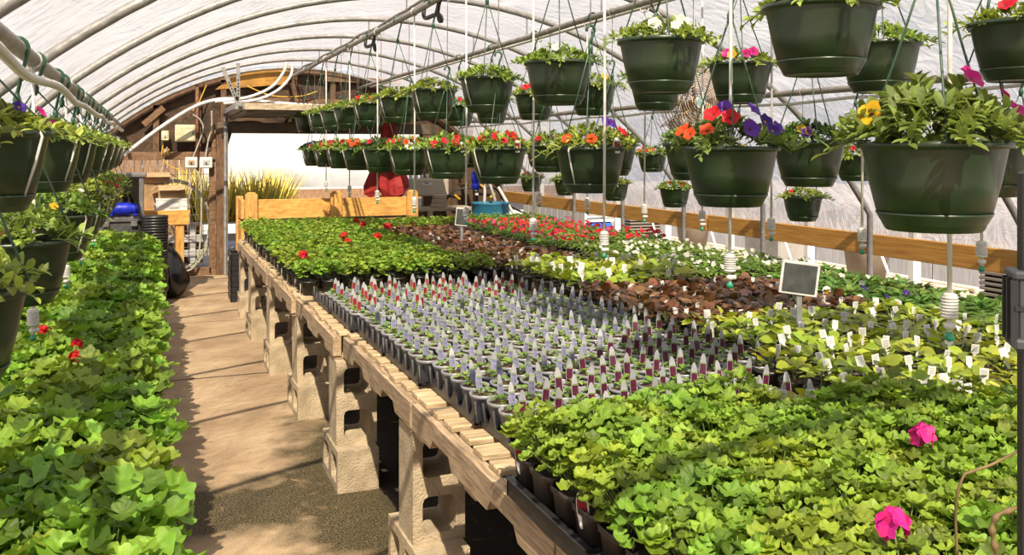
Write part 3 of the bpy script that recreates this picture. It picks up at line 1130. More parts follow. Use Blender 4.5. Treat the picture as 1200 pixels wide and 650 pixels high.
mb = MB(); mb.box((0, .3, .05), (.16, .5, .03), 'frame_wood'); mb.build('bracket', root)
for (u, v, s, lab) in ((536, 231, 1, 'yellow valve handle left of the blue pump'), (577, 229, -1, 'yellow valve handle right of the blue pump'), (566, 219, 1, 'yellow valve lever beside the blue pump')):
    x, z = on_y(u, v, 11.55)
    mb = MB(); mb.box((0, 0, 0), (.10, .025, .03), 'yellow_plastic', Matrix.Rotation(s * .7, 3, 'Y'), .008)
    mb.lathe([(.02, 0), (.02, .62)], 'cable_black', (0, .0, 0), seg=10, cap1=True, axis=Matrix.Rotation(-pi / 2, 3, 'X'))
    tag(mb.build('valve_handle', loc=(x, 11.55, z)), lab, 'valve')
for lst, lab in (([(570, 201, 11.3), (576, 222, 11.35), (582, 240, 11.4), (588, 322, 11.6)], 'white brace pipe behind the turquoise barrel, steep one'),
                 ([(569, 203, 11.25), (568, 230, 11.25), (566, 262, 11.25), (565, 320, 11.25)], 'thin white upright pipe in front of the turquoise barrel'),
                 ([(584, 219, 11.2), (597, 242, 11.1), (609, 262, 11.0), (640, 320, 10.8)], 'white brace pipe slanting right of the turquoise barrel')):
    tube_thing('brace_pipe', px_path(lst, 11.3), .02, 'pvc_white', lab, 'pipe')

# ------------------------------------------------------------------ outside, beyond the door
mb = MB()
vs, fs = [], []
for j in range(13):
    for i in range(41):
        x = .2 + 7.3 * i / 40; z = .95 + 1.3 * j / 12
        vs.append((x, 16.2 + .8 * (j / 12) ** 2 + .05 * sin(x * 3 + z * 2) + .03 * sin(x * 9 + j), z))
for j in range(12):
    for i in range(40):
        a = j * 41 + i
        fs.append((a, a + 1, a + 42, a + 41))
vs2 = [(x, y + .05, z) for x, y, z in vs]
mb.add(vs, fs, 'tarp_white', True); mb.add(vs2, [f[::-1] for f in fs], 'tarp_white', True)
tag(mb.build('white_tarp'), 'big sheet of white plastic over the neighbouring house beyond the doorway', 'tarp')
mb = MB(); mb.box((2.8, 16.15, .82), (9.4, .06, .2), 'bin_wood', bev=.004)
for i in range(6):
    mb.box((-1.5 + i * 1.7, 16.16, .31), (.09, .07, .84), 'bin_wood', bev=.004)
mb.m = [mb.mi('frame_wood')] * len(mb.m)
tag(mb.build('base_board'), 'brown base board under the white plastic beyond the doorway', 'timber board')
mb = MB()
for i in range(24):
    mb.box((-1.8 + .4 * i, 16.4, .4), (.38, .05, .7), 'grey_board')
struct(mb.build('wall_outside'))


mb = MB()  # added dark boards: their brown stands in for the shade outdoors
for i in range(18):
    mb.box((-2.2 + i * .165, 14.35 + .008 * (i % 2), .74), (.16, .03, 1.7 - .04 * (i % 3)), 'brown_wall', bev=.003)
for z in (.3, 1.3): mb.box((-.8, 14.39, z), (2.95, .04, .08), 'frame_wood')
tag(mb.build('outdoor_boards'), 'added dark brown boards standing in for shade behind the wire panel', 'fence')


def grass_clump(seed, n, R, H):
    rng = random.Random(seed); mb = MB()
    for i in range(n):
        ph = rng.random() * 2 * pi; q = sqrt(rng.random())
        p = Vector((cos(ph) * R * q * .5, sin(ph) * R * q * .5, 0))
        d = Vector((cos(ph) * q * .45 + rng.uniform(-.12, .12), sin(ph) * q * .45 + rng.uniform(-.12, .12), 1))
        h = H * rng.uniform(.6, 1.1); w = .016
        s = d.cross(UP).normalized() if d.cross(UP).length > 1e-3 else Vector((1, 0, 0))
        vs = []
        for t in (0, .4, .75, 1):
            c = p + d * (h * t) - UP * (h * .35 * t * t * q)
            vs += [c - s * w * (1 - t * .95), c + s * w * (1 - t * .95)]
        mb.add(vs, [(0, 1, 3, 2), (2, 3, 5, 4), (4, 5, 7, 6)], 'grass_gold', True)
    return mb


gspots = [(266, 248, 13.3), (283, 244, 13.8), (301, 246, 13.3), (318, 240, 13.9), (236, 246, 13.3), (212, 246, 13.6), (326, 240, 14.5)]
for i, (u, v, y) in enumerate(gspots):
    x, z = on_y(u, v + 8, y)
    root = thing('ornamental_grass', ['golden ornamental grass in a pot just right of the door post', 'golden ornamental grass, second right of the door post',
                                      'tall golden grass left of the wooden bin post', 'golden grass rising behind the left bin post',
                                      'golden grass behind the wire panel, nearer the door post', 'golden grass behind the wire panel, farther from the door post',
                                      'greenish grass behind the bin boards left of centre'][i], 'grass', (x, y, .62), 0, 'potted grasses outside the door')
    root['kind'] = 'thing'
    grass_clump(i + 40, 150, .30, .85).build('grass_blades', root)
    mb = MB(); mb.lathe([(.12, 0), (.15, .16), (.16, .17), (.14, .17), (.12, .12)], 'pot_black', seg=16, cap0=True, cap1=True); mb.build('pot', root)
# white plant bench outside
root = thing('outdoor_bench', 'white slatted plant bench outside under the golden grasses', 'bench', (1.0, 13.6, 0))
for i in range(6):
    mb = MB(); mb.box((-.1, -.4 + i * .16, .6), (3.6, .13, .03), 'rail_white', bev=.003); mb.build('slat', root)
for x in (-1.6, -.5, .6, 1.6):
    for y in (-.42, .42):
        mb = MB(); mb.box((x, y, .292), (.07, .07, .585), 'rail_white', bev=.004); mb.build('leg', root)
mb = MB(); mb.box((-.1, -.46, .40), (3.5, .03, .10), 'rail_white', bev=.003); mb.box((-.1, -.46, .2), (3.5, .03, .09), 'rail_white', bev=.003); mb.build('rail', root)

# wooden bin behind the bench
BY = 10.35
def bx(u): return BY * ray(u)
root = thing('wooden_bin', 'orange wooden planter bin of boards and posts behind the long bench', 'planter bin', (bx(287), BY, 0))
X0 = bx(287); LB = bx(489) - X0
for i, z in enumerate((.2, .42, .66, .90)):
    mb = MB(); mb.box((LB / 2, 0, z + .05), (LB, .038, .215), 'bin_wood', bev=.004)
    mb.build('board', root)
for i, z in enumerate((.2, .42, .66, .90)):
    mb = MB(); mb.box((-.02, .2, z + .05), (.038, .36, .215), 'bin_wood', bev=.004); mb.build('side_board', root)
for u in (294, 393, 482):
    mb = MB()
    x = bx(u) - X0
    mb.box((x, -.045, .56), (.13, .05, 1.12), 'bin_post_wood', bev=.006)
    mb.box((x, -.045, 1.125), (.10, .045, .03), 'bin_post_wood', bev=.012)
    mb.build('post', root)
mb = MB(); mb.box((-.02, .42, .54), (.08, .08, 1.08), 'bin_post_wood', bev=.006); mb.build('post', root)
mb = MB()
mb.box((LB / 2, .5, .8), (LB - .06, .9, .04), 'soil_dark'); mb.box((LB / 2, .96, .5), (LB, .04, 1.0), 'bin_wood'); mb.build('soil', root)

# closed red patio umbrella standing in the bin
xu, zu = on_y(452, 228, 10.75)
root = thing('patio_umbrella', 'half folded red patio umbrella on a black pole behind the wooden bin', 'umbrella', (xu, 10.75, .82))
mb = MB(); mb.tube([(0, 0, 0), (.02, 0, .6), (.02, 0, 1.2)], .026, 'post_black', seg=10); mb.build('pole', root)
mb = MB()
seg = 24
vs, fs = [], []
rows = [(1.26, .02), (1.12, .06), (.95, .09), (.75, .12), (.55, .16), (.40, .21), (.30, .215), (.22, .15)]
for j, (z, r) in enumerate(rows):
    for k in range(seg):
        th = 2 * pi * k / seg
        rr = r * (1 + .30 * cos(6 * th) * min(1, j / 3)) + .02 * sin(3 * th + j)
        vs.append((.02 + rr * cos(th), rr * .8 * sin(th), z + .075 * sin(3 * th + j * .4) * (j / 7)))
for j in range(len(rows) - 1):
    for k in range(seg):
        k2 = (k + 1) % seg
        fs.append((j * seg + k, j * seg + k2, (j + 1) * seg + k2, (j + 1) * seg + k))
mb.add(vs, fs, 'red_fabric', False); mb.build('canopy', root)
mb = MB(); mb.tube([(0, 0, .2), (-.1, -.04, .24), (-.16, -.05, .22)], .012, 'galvanized', seg=6); mb.lathe([(.035, .17), (.035, .25)], 'post_black', seg=10, cap0=True, cap1=True); mb.build('crank', root)

# ------------------------------------------------------------------ outside along the right side
for k in range(9):
    y = 3.0 + k * 1.22
    root = thing('outdoor_post', f'white outdoor post seen under the hip board, {nth(k + 1)} from the camera', 'post', (XR + .85, y, -.11), 0, 'white posts outside the right side')
    mb = MB(); mb.box((0, 0, .6), (.075, .06, 1.2), 'rail_white', bev=.004); mb.build('upright', root)
    mb = MB(); mb.tube([(.02, 0, .2), (.02, .42, .95)], .012, 'rail_white', seg=6); mb.build('brace', root)
rk = 0
for k in range(7):
    y = 3.6 + k * 1.45
    root = thing('outdoor_rack', f'low slatted outdoor rack beyond the white posts, {nth(k + 1)} from the camera', 'rack', (XR + 1.55, y, -.11), 0, 'slatted racks outside the right side')
    for i in range(6):
        mb = MB(); mb.box((-.45 + i * .18, 0, .5), (.10, 1.3, .03), 'pale_wood', bev=.003); mb.build('slat', root)
    for sx in (-.42, .42):
        for sy in (-.55, .55):
            mb = MB(); mb.box((sx, sy, .24), (.07, .07, .48), 'pale_wood', bev=.003); mb.build('leg', root)
    what = (0, 1, 0, 2, 0, 1, 2)[k]
    if what == 0:
        mb = MB(); mb.lathe([(.16, 0), (.20, .30), (.21, .31), (.18, .31), (.16, .25)], 'tub_brown', seg=18, cap0=True, cap1=True)
        tag(mb.build('planter_tub', loc=(XR + 1.45, y + .1, .405)), f'brown planter tub on the {nth(k + 1)} outdoor rack', 'tub', 'brown tubs outside')
    elif what == 1:
        mb = MB()
        for i in range(8): mb.box((0, 0, .02 + .04 * i), (.5, .3, .022), 'slat_dark', bev=.003)
        mb.box((0, 0, .16), (.44, .24, .3), 'dark_gap')
        tag(mb.build('tray_stack', loc=(XR + 1.5, y, .405)), f'dark ribbed crate on the {nth(k + 1)} outdoor rack', 'crate', 'dark crates outside')
    else:
        mb = MB(); mb.box((0, 0, .17), (.42, .6, .34), 'tote_grey', bev=.02)
        tag(mb.build('storage_tote', loc=(XR + 1.5, y, .405)), f'grey storage tote on the {nth(k + 1)} outdoor rack', 'tote', 'grey totes outside')
for k, (u, w) in enumerate(((668, .42), (690, .40), (716, .42), (722, .3))):
    y = on_x(u, XR + .9)
    root = thing('blue_bin', f'blue plastic bin outside under the hip board, {nth(4 - k)} from the camera', 'bin', (XR + .62, y, 0), 0, 'blue bins outside')
    mb = MB(); mb.box((0, 0, .40), (.3, w, .8), 'bin_blue', bev=.02); mb.build('body', root)
    mb = MB(); mb.box((0, 0, .82), (.33, w + .03, .03), 'white_paint', bev=.006); mb.build('rim', root)
    root.location.z = -.11
mb = MB()
for i in range(10):
    mb.box((XR + .3, 10.2 + i * .2, .42), (.03, .19, .9), 'grey_board')
tag(mb.build('outdoor_boards'), 'grey vertical board fence outside behind the turquoise barrel', 'fence')
mb = MB()
for i in range(26):
    mb.box((XR + 4.2, -1 + i * .7, .17), (.05, .68, .6), 'grey_board')
tag(mb.build('white_building'), 'low grey board wall farthest outside the right side', 'wall')

# ------------------------------------------------------------------ shared meshes
def mesh_of(mb, name):
    o = mb.build(name)
    me = o.data
    bpy.data.objects.remove(o)
    return me


def vx(p):
    return Vector(p)


# ------------------------------------------------------------------ bench: concrete blocks and pallets
def block_mesh(A, B, C):
    """hollow concrete block: long side along A, width along B, the two cores run along C (unit vectors), centred"""
    mb = MB()
    L, W, H = .40, .195, .195
    def P(l, w, h): return A * l + B * w + C * h
    vs, fs = [], []
    for half in (-1, 1):
        c0 = half * L / 4
        hw, hh, r = .066, .062, .022
        inner, outer = [], []
        for (sl, sw) in ((1, 1), (-1, 1), (-1, -1), (1, -1)):
            cl, cw = c0 + sl * (hw - r), sw * (hh - r)
            ol, ow = c0 + sl * L / 4, sw * W / 2
            arcp = [(cl + sl * r, cw), (cl + sl * r * .71, cw + sw * r * .71), (cl, cw + sw * r)]
            outp = [(ol, cw), (ol, ow), (cl, ow)]
            if sl * sw < 0: arcp.reverse(); outp.reverse()
            inner += arcp; outer += outp
        n = len(inner)
        o = len(vs)
        for h in (-H / 2, H / 2):
            tp = 1.0 if h < 0 else .9
            vs += [P(c0 + (a - c0) * tp, b * tp, h) for a, b in inner] + [P(a, b, h) for a, b in outer]
        for k in range(n):
            k2 = (k + 1) % n
            fs.append((o + k, o + k2, o + n + k2, o + n + k))
            fs.append((o + 2 * n + k, o + 3 * n + k, o + 3 * n + k2, o + 2 * n + k2))
            fs.append((o + k, o + 2 * n + k, o + 2 * n + k2, o + k2))
            a, b = outer[k], outer[k2]
            if abs(a[0]) < 1e-6 and abs(b[0]) < 1e-6: continue
            fs.append((o + n + k, o + n + k2, o + 3 * n + k2, o + 3 * n + k))
    mb.add(vs, fs, 'cinder')
    return mb


EX, EY, EZ = Vector((1, 0, 0)), Vector((0, 1, 0)), Vector((0, 0, 1))
ME_UP = mesh_of(block_mesh(EZ, EX, EY), 'concrete_block')
ME_FLAT = mesh_of(block_mesh(EY, EZ, EX), 'concrete_block')
SEAMS = [.66 + 1.235 * k for k in range(8)]
BLOCK_Y = [.75, 1.98, 3.235, 4.42, 5.66, 6.82, 8.08, 9.22]
for row, (X, cat) in enumerate(((.9, 'at the aisle edge'), (1.9, 'in the second row'), (2.95, 'in the third row'), (3.88, 'in the far row'))):
    for k, y in enumerate(BLOCK_Y):
        if row and k == 7: y = 9.2
        r1, r2 = RND.uniform(-.02, .02), RND.uniform(-.03, .03)
        if row == 0: r1 = (.965, .96, .955, .905, .90, .875, .865, .88)[k] - X
        o = link('concrete_block', ME_FLAT, loc=(X - .01 + r1, y + .02, .0975)); o.rotation_euler = (0, 0, r2)
        tag(o, f'flat lower concrete block {cat}, {nth(k + 1)} from the camera', 'concrete block', 'flat lower blocks of the bench piers')
        o = link('concrete_block', ME_UP, loc=(X + r1, y, .195 + .20)); o.rotation_euler = (0, 0, r2 * .6)
        tag(o, f'upright hollow concrete block {cat}, {nth(k + 1)} from the camera', 'concrete block', 'upright upper blocks of the bench piers')

PX0, PW, PL = .81, 1.06, 1.222


def stringer(x):
    mb = MB()
    prof = [(0, 0), (.22, 0), (.25, .035), (.42, .035), (.45, 0), (.77, 0), (.80, .035), (.97, .035), (1.0, 0), (PL, 0), (PL, .092), (0, .092)]
    n = len(prof)
    vs = [(x + dx, y, .018 + z) for dx in (0, .04) for y, z in prof]
    fs = [tuple(range(n))[::-1], tuple(range(n, 2 * n))] + [(i, (i + 1) % n, (i + 1) % n + n, i + n) for i in range(n)]
    mb.add(vs, fs, 'pallet_wood')
    return mb


def pallet_parts(seed):
    rng = random.Random(seed)
    parts = []
    for x in (0, PW / 2 - .02, PW - .04):
        parts.append(('stringer', mesh_of(stringer(x), 'stringer')))
    y = .0
    nb = 9
    for i in range(nb):
        w = rng.choice((.085, .09, .095))
        yy = i * (PL - .09) / (nb - 1) + .045
        mb = MB(); mb.box((PW / 2 + rng.uniform(-.012, .012) + .012, yy, .110 + .010), (PW - .03, w, .02), 'deck_wood', Matrix.Rotation(rng.uniform(-.008, .008), 3, 'Z'), .003)
        parts.append(('deck_board', mesh_of(mb, 'deck_board')))
    for yy in (.06, PL / 2, PL - .06):
        mb = MB(); mb.box((PW / 2, yy, .009), (PW - .01, .10, .018), 'pallet_wood', None, .003)
        parts.append(('bottom_board', mesh_of(mb, 'bottom_board')))
    return parts


PAL = [pallet_parts(s) for s in (1, 2, 3)]
for c in range(3):
    for k in range(7):
        cn = ('on the aisle side', 'in the middle', 'on the far side')[c]
        o = thing('wooden_pallet', f'weathered wooden bench top pallet {cn}, {nth(k + 1)} from the camera', 'pallet',
                  ((.85, .85, .846, .80, .775, .765, .765)[k] + c * (PW + .004), SEAMS[k] + .004, .596), 0, 'pallets forming the bench top')
        for nm, me in PAL[(k + c) % 3]:
            link(nm, me, o)
TOP = .727

# ------------------------------------------------------------------ potted plants
def pot_mesh(r0, r1, h, m, square=0.0, seg=14, soil=None, lip=.004, fill=.82, soil_r=None):
    mb = MB()
    mb.lathe([(r0 * .9, 0), (r0, .002), (r1 * .97, h * .85), (r1 * .97 + lip, h * .86), (r1 + lip, h), (r1 - .001, h), (r1 * .93, h * .8)], m, seg=seg, cap0=True, square=square)
    return mb


def soil_mesh(r, z, m='soil', square=0.0, seg=14):
    mb = MB()
    mb.lathe([(.001, z + .006), (r * .5, z + .004), (r, z)], m, seg=seg, square=square)
    mb.lathe([(r, z), (r * .98, z - .01)], m, seg=seg, square=square)
    return mb


def merge(*mbs):
    out = MB()
    for b in mbs:
        o = len(out.v)
        out.v += b.v
        mp = [out.mi(n) for n in b.names]
        out.f += [tuple(i + o for i in f) for f in b.f]
        out.m += [mp[i] for i in b.m]; out.s += b.s
    return out


def shaped_tag(w, h, face, stick=.03, t=.0012, pointed=True, body='tag_white'):
    """plant tag: white plastic with a printed panel on its front (-Y), base at z=0 pushed in the soil"""
    mb = MB()
    if pointed:
        out = [(-w * .28, -stick), (w * .28, -stick), (w * .5, h * .08), (w * .5, h * .55), (w * .36, h * .82), (w * .14, h * .97), (-w * .14, h * .97), (-w * .36, h * .82), (-w * .5, h * .55), (-w * .5, h * .08)]
    else:
        out = [(-w * .2, -stick), (w * .2, -stick), (w * .22, h * .35), (w * .5, h * .38), (w * .5, h), (-w * .5, h), (-w * .5, h * .38), (-w * .22, h * .35)]
    n = len(out)
    vs = [(x, -t, z) for x, z in out] + [(x, t, z) for x, z in out]
    mb.add(vs, [tuple(range(n)), tuple(range(n, 2 * n))[::-1]] + [(i, i + n, (i + 1) % n + n, (i + 1) % n) for i in range(n)], body)
    if face:
        z0, z1, ww = (h * .10, h * .58, w * .43) if pointed else (h * .5, h * .86, w * .36)
        mb.add([(-ww, -t - .0006, z0), (ww, -t - .0006, z0), (ww, -t - .0006, z1), (-ww, -t - .0006, z1)], [(0, 1, 2, 3)], face)
        if pointed:
            mb.add([(-ww, -t - .0006, z1), (ww, -t - .0006, z1), (ww * .9, -t - .0006, z1 + h * .05), (-ww * .9, -t - .0006, z1 + h * .05)], [(0, 1, 2, 3)], 'print_green')
    return mb


def text_tag(w, h):
    """little plain tag with lines of grey print"""
    mb = shaped_tag(w, h, None, pointed=False)
    for i in range(4):
        z = h * (.50 + .11 * i)
        ww = w * (.36 if i % 2 else .28)
        mb.add([(-ww, -.0018, z), (ww, -.0018, z), (ww, -.0018, z + h * .035), (-ww, -.0018, z + h * .035)], [(0, 1, 2, 3)], 'print_grey')
    return mb


def pansy_tag():
    mb = MB()
    out = [(-.012, -.03), (.012, -.03), (.021, .012), (.023, .026), (.017, .040), (.006, .047), (-.006, .047), (-.017, .040), (-.023, .026), (-.021, .012)]
    n = len(out)
    mb.add([(x, -.001, z) for x, z in out] + [(x, .001, z) for x, z in out],
           [tuple(range(n)), tuple(range(n, 2 * n))[::-1]] + [(i, i + n, (i + 1) % n + n, (i + 1) % n) for i in range(n)], 'tag_white')
    for dx, dz in ((-.007, .026), (.007, .026), (-.008, .017), (.008, .017), (0, .012)):
        mb.lathe([(.0005, 0), (.0062, 0)], 'petal_yellow', (dx, -.0018, dz), seg=8, axis=Matrix.Rotation(pi / 2, 3, 'X'))
    mb.lathe([(.0005, 0), (.003, 0)], 'flower_eye', (0, -.0022, .018), seg=6, axis=Matrix.Rotation(pi / 2, 3, 'X'))
    return mb


ME = {}


def M_(key, mb):
    ME[key] = mesh_of(mb, key.split('#')[0]); return ME[key]


NV = 6
for s in range(NV):
    M_(f'foliage#near{s}', geranium_foliage(100 + s, 'leaf_geranium', .10, 54, .088, .110, .040, 12))
    M_(f'foliage#neard{s}', geranium_foliage(120 + s, 'leaf_geranium', .10, 52, .092, .130, .043, 12))
    M_(f'foliage#left{s}', geranium_foliage(140 + s, 'leaf_zonal', .12, 44, .135, .175, .074, 12))
    M_(f'foliage#far{s}', geranium_foliage(160 + s, 'leaf_geranium', .095, 38, .092, .12, .042, 6, stem=False))
    M_(f'foliage#lime{s}', begonia_foliage(180 + s, 'leaf_lime', .08, 13, .075, .075, .046))
    M_(f'foliage#bronze{s}', begonia_foliage(200 + s, 'leaf_bronze', .08, 15, .085, .07, .048))
    M_(f'foliage#seedling{s}', tuft_foliage(220 + s, 'leaf_fresh', .070, 11, .034, .024, .025, .7, .4))
    M_(f'foliage#pansy{s}', tuft_foliage(240 + s, 'leaf_pansy', .07, 34, .075, .06, .050, .5, .9))
    M_(f'foliage#impatiens{s}', tuft_foliage(260 + s, 'leaf_fresh', .075, 40, .085, .095, .042, .55, .5))
M_('pot#square', pot_mesh(.040, .050, .10, 'pot_brownblack', square=7, seg=20))
M_('pot#round', pot_mesh(.042, .056, .095, 'pot_black', seg=14))
M_('pot#left', pot_mesh(.050, .066, .12, 'pot_black', seg=14))
M_('pot#silver', pot_mesh(.031, .0475, .078, 'silver_pot', seg=16, lip=.002))
M_('pot#low', pot_mesh(.044, .056, .08, 'pot_black', seg=14))
M_('pot#cell', pot_mesh(.042, .052, .075, 'tray_black', square=7, seg=16))
M_('soil#silver', soil_mesh(.0445, .070, 'soil', seg=14))
M_('soil#low', soil_mesh(.052, .070, 'soil', seg=14))
M_('soil#dark', soil_mesh(.051, .085, 'soil_dark', seg=12))
M_('soil#square', soil_mesh(.0465, .088, 'soil_dark', seg=16, square=7))
M_('soil#left', soil_mesh(.060, .105, 'soil_dark', seg=12))
for s in range(3):
    M_(f'bloom#red{s}', (lambda b, r: (bloom_ball(b, (0, 0, 0), .020, 'petal_red', r, 12, .014), stems(b, (0, 0, -.10), (0, 0, -.01), .0025), b)[2])(MB(), random.Random(s)))
    M_(f'bloom#pink{s}', (lambda b, r: (bloom_ball(b, (0, 0, 0), .022, 'petal_hotpink', r, 6, .024), stems(b, (0, 0, -.10), (0, 0, -.01), .0025), b)[2])(MB(), random.Random(s + 9)))
for nm, m in (('red', 'petal_red'), ('scarlet', 'petal_scarlet'), ('orange', 'petal_orange'), ('magenta', 'petal_magenta'), ('pink', 'petal_pink'), ('purple', 'petal_purple'),
              ('violet', 'petal_violet'), ('yellow', 'petal_yellow'), ('white', 'petal_white')):
    b = MB(); petunia(b, (0, 0, 0), (0, 0, 1), 1.0, m, random.Random(5), eye=('petal_white' if nm == 'white' else ('petal_yellow' if nm in ('violet', 'pink') else 'flower_eye')))
    M_(f'flower#{nm}', b)
M_('tag#maroon', shaped_tag(.024, .088, 'print_maroon', body='tag_frosted'))
M_('tag#lavender', shaped_tag(.021, .084, 'print_lavender', body='tag_frosted'))
M_('tag#red', shaped_tag(.021, .086, 'print_red', body='tag_frosted'))
M_('tag#plain', text_tag(.026, .052))
M_('tag#care', shaped_tag(.034, .055, 'print_red'))
M_('tag#pansy', pansy_tag())

far_cache = {}


def one_mesh(key, parts):
    """small far plants: the whole plant as one mesh"""
    if key not in far_cache:
        far_cache[key] = mesh_of(merge(*parts), 'plant')
    return far_cache[key]


def flower_at(parent, name, key, pos, nrm, R, rng):
    o = link(name, ME[key], parent, pos)
    q = Vector(nrm).normalized().to_track_quat('Z', 'Y')
    o.rotation_euler = q.to_euler()
    o.scale = (R, R, R)
    return o


def bloom_at(parent, key, pos, label=None):
    o = link('flower_head', ME[key], parent, pos)
    o.rotation_euler = (RND.uniform(-.2, .2), RND.uniform(-.2, .2), RND.random() * 6)
    return o


def seen(X, Y, z=.9, um=30):
    d = depth(X, Y)
    if d < .9: return False
    u = column(X, Y)
    v = HORIZON + (EYE - z) / d * FPX
    return -um - 60 < u < 1200 + um + 60 and v < 740


JIT = lambda a: RND.uniform(-a, a)

# -- near geraniums, square pots in black trays
near = []
pit = .117
for i in range(11):
    for j in range(12):
        X = .885 + pit * i; Y = 2.075 - pit * j
        if i > 5 and j < 2: continue
        if i > 8 and j < 3: continue
        if not seen(X, Y): continue
        near.append((i, j, X, Y))
flow = {(5, 7): 'pink', (7, 5): 'pink'}
near_roots = {}
for i, j, X, Y in near:
    dark = (i >= 6 and 2 <= j <= 4) or (i >= 7 and j == 5) or (i == 5 and j == 0)
    o = thing('young_geranium', f'{"large" if dark else "small"} leaved near block geranium, {nth(i + 1)} from the aisle, {nth(j + 1)} row before silver pots',
              'potted plant', (X, Y, TOP + .022), RND.random() * .1, 'young geraniums in the near block', RND.uniform(.95, 1.08))
    near_roots[(i, j)] = o
    link('pot', ME['pot#square'], o); link('soil', ME['soil#square'], o)
    f = link('foliage', ME[f'foliage#{"neard" if dark else "near"}{RND.randrange(NV)}'], o); f.rotation_euler = (0, 0, RND.random() * 6.28)
    if i == 0 and j in (0, 3, 6, 8):
        t = link('plant_tag', ME['tag#care'], o, (-.046, 0, .085)); t.rotation_euler = (.1, 0, -1.2)
# flower heads where the photograph shows them
def nearest(lst, X, Y):
    return min(lst, key=lambda q: (q[2] - X) ** 2 + (q[3] - Y) ** 2)


def pix_point(u, v, z):
    d = (EYE - z) / (v - HORIZON) * FPX
    a = YAW + math.atan((u - 600) / FPX)
    Rr = d / cos(math.atan((u - 600) / FPX))
    return Rr * sin(a), Rr * cos(a)


for (u, v, n) in ((1048, 606, 3), (1083, 506, 1)):
    z = 1.0
    X, Y = pix_point(u, v, z)
    q = nearest(near, X, Y)
    r = near_roots[(q[0], q[1])]
    bloom_at(r, f'bloom#pink{n % 3}', ((X - q[2]), (Y - q[3]), z - TOP - .022))
# black carrying trays under the near block
def grid_tray(nx, ny, pit, h, m, rim=.012):
    mb = MB()
    w, l = nx * pit, ny * pit
    mb.box((w / 2, l / 2, .003), (w - .01, l - .01, .006), m)
    for (cx, cy, sx, sy) in ((w / 2, .004, w, .008), (w / 2, l - .004, w, .008), (.004, l / 2, .008, l), (w - .004, l / 2, .008, l)):
        mb.box((cx, cy, h / 2), (sx, sy, h), m)
        mb.box((cx, cy, h), (sx + rim, sy + rim, .006), m, bev=.002)
    for i in range(1, nx):
        mb.box((i * pit, l / 2, h * .4), (.004, l - .01, h * .75), m)
    for j in range(1, ny):
        mb.box((w / 2, j * pit, h * .4), (w - .01, .004, h * .75), m)
    return mb


me_t = mesh_of(grid_tray(3, 4, pit, .045, 'tray_black'), 'tray')
for a in range(4):
    for b in range(3):
        x0 = .885 - pit / 2 + a * 3 * pit; y0 = 2.075 + pit / 2 - (b + 1) * 4 * pit
        if a == 3: continue
        o = link('nursery_tray', me_t, loc=(x0, y0, TOP + .008))
        tag(o, f'black tray under near geraniums, {nth(a + 1)} from aisle, {nth(b + 1)} before silver pots', 'tray', 'black trays under the near geraniums')

# -- silver pots with tags
SP = .1075
silver = []
def edge_x(b): return (.962, .945, .912, .905, .878, .872)[b]


for i in range(11):
    for j in range(30):
        X = edge_x(j // 5) + SP * (i + .5)
        Y = 2.235 + SP * j
        if Y < 2.75 and i > 8: continue
        if Y > 4.6 and i > 9: continue
        if Y > 5.06: continue
        silver.append((i, j, X, Y))
for i, j, X, Y in silver:
    if Y > 4.3 + .02 * i and (i + j * 3) % 7 < 5 or Y > 5.0: kind = 'red'
    elif Y < 2.50 + .105 * i + (0.05 if j % 3 == 0 else 0): kind = 'maroon'
    else: kind = 'lavender'
    o = thing('potted_seedling', f'silver pot with {kind} tag, {nth(i + 1)} from the aisle, {nth(j + 1)} row from front', 'potted plant',
              (X + JIT(.003), Y + JIT(.003), TOP + .012), JIT(.12), 'silver seedling pots with tall tags')
    link('pot', ME['pot#silver'], o); link('soil', ME['soil#silver'], o)
    f = link('foliage', ME[f'foliage#seedling{RND.randrange(NV)}'], o); f.rotation_euler = (0, 0, RND.random() * 6.28)
    t = link('plant_tag', ME[f'tag#{kind}'], o, (.004 + JIT(.01), .030, .070)); t.rotation_euler = (JIT(.14) - .05, JIT(.12), JIT(.35) - .12)
    t['label'] = f'{kind} printed tag'


def silver_tray(nx, ny):
    mb = MB()
    w, l = nx * SP, ny * SP
    mb.box((w / 2, l / 2, .003), (w - .012, l - .012, .006), 'tray_grey')
    for (cx, cy, sx, sy) in ((w / 2, .005, w, .01), (w / 2, l - .005, w, .01), (.005, l / 2, .01, l), (w - .005, l / 2, .01, l)):
        mb.box((cx, cy, .010), (sx, sy, .02), 'tray_grey', bev=.002)
    # upright pointed fins between the pots
    for side in (0.004, w - .004):
        for j in range(ny + 1):
            y = min(max(j * SP, .014), l - .014)
            mb.add([(side - .004, y - .038, .015), (side - .004, y + .038, .015), (side - .003, y, .074),
                    (side + .006, y - .03, .015), (side + .006, y + .03, .015), (side + .005, y, .074)],
                   [(0, 2, 1), (3, 4, 5), (0, 3, 5, 2), (1, 2, 5, 4)], 'tray_grey')
    for side in (0.004, l - .004):
        for i in range(nx + 1):
            x = min(max(i * SP, .014), w - .014)
            mb.add([(x - .026, side - .004, .015), (x + .026, side - .004, .015), (x, side - .003, .066),
                    (x - .02, side + .006, .015), (x + .02, side + .006, .015), (x, side + .005, .066)],
                   [(0, 1, 2), (3, 5, 4), (0, 2, 5, 3), (1, 4, 5, 2)], 'tray_grey')
    return mb


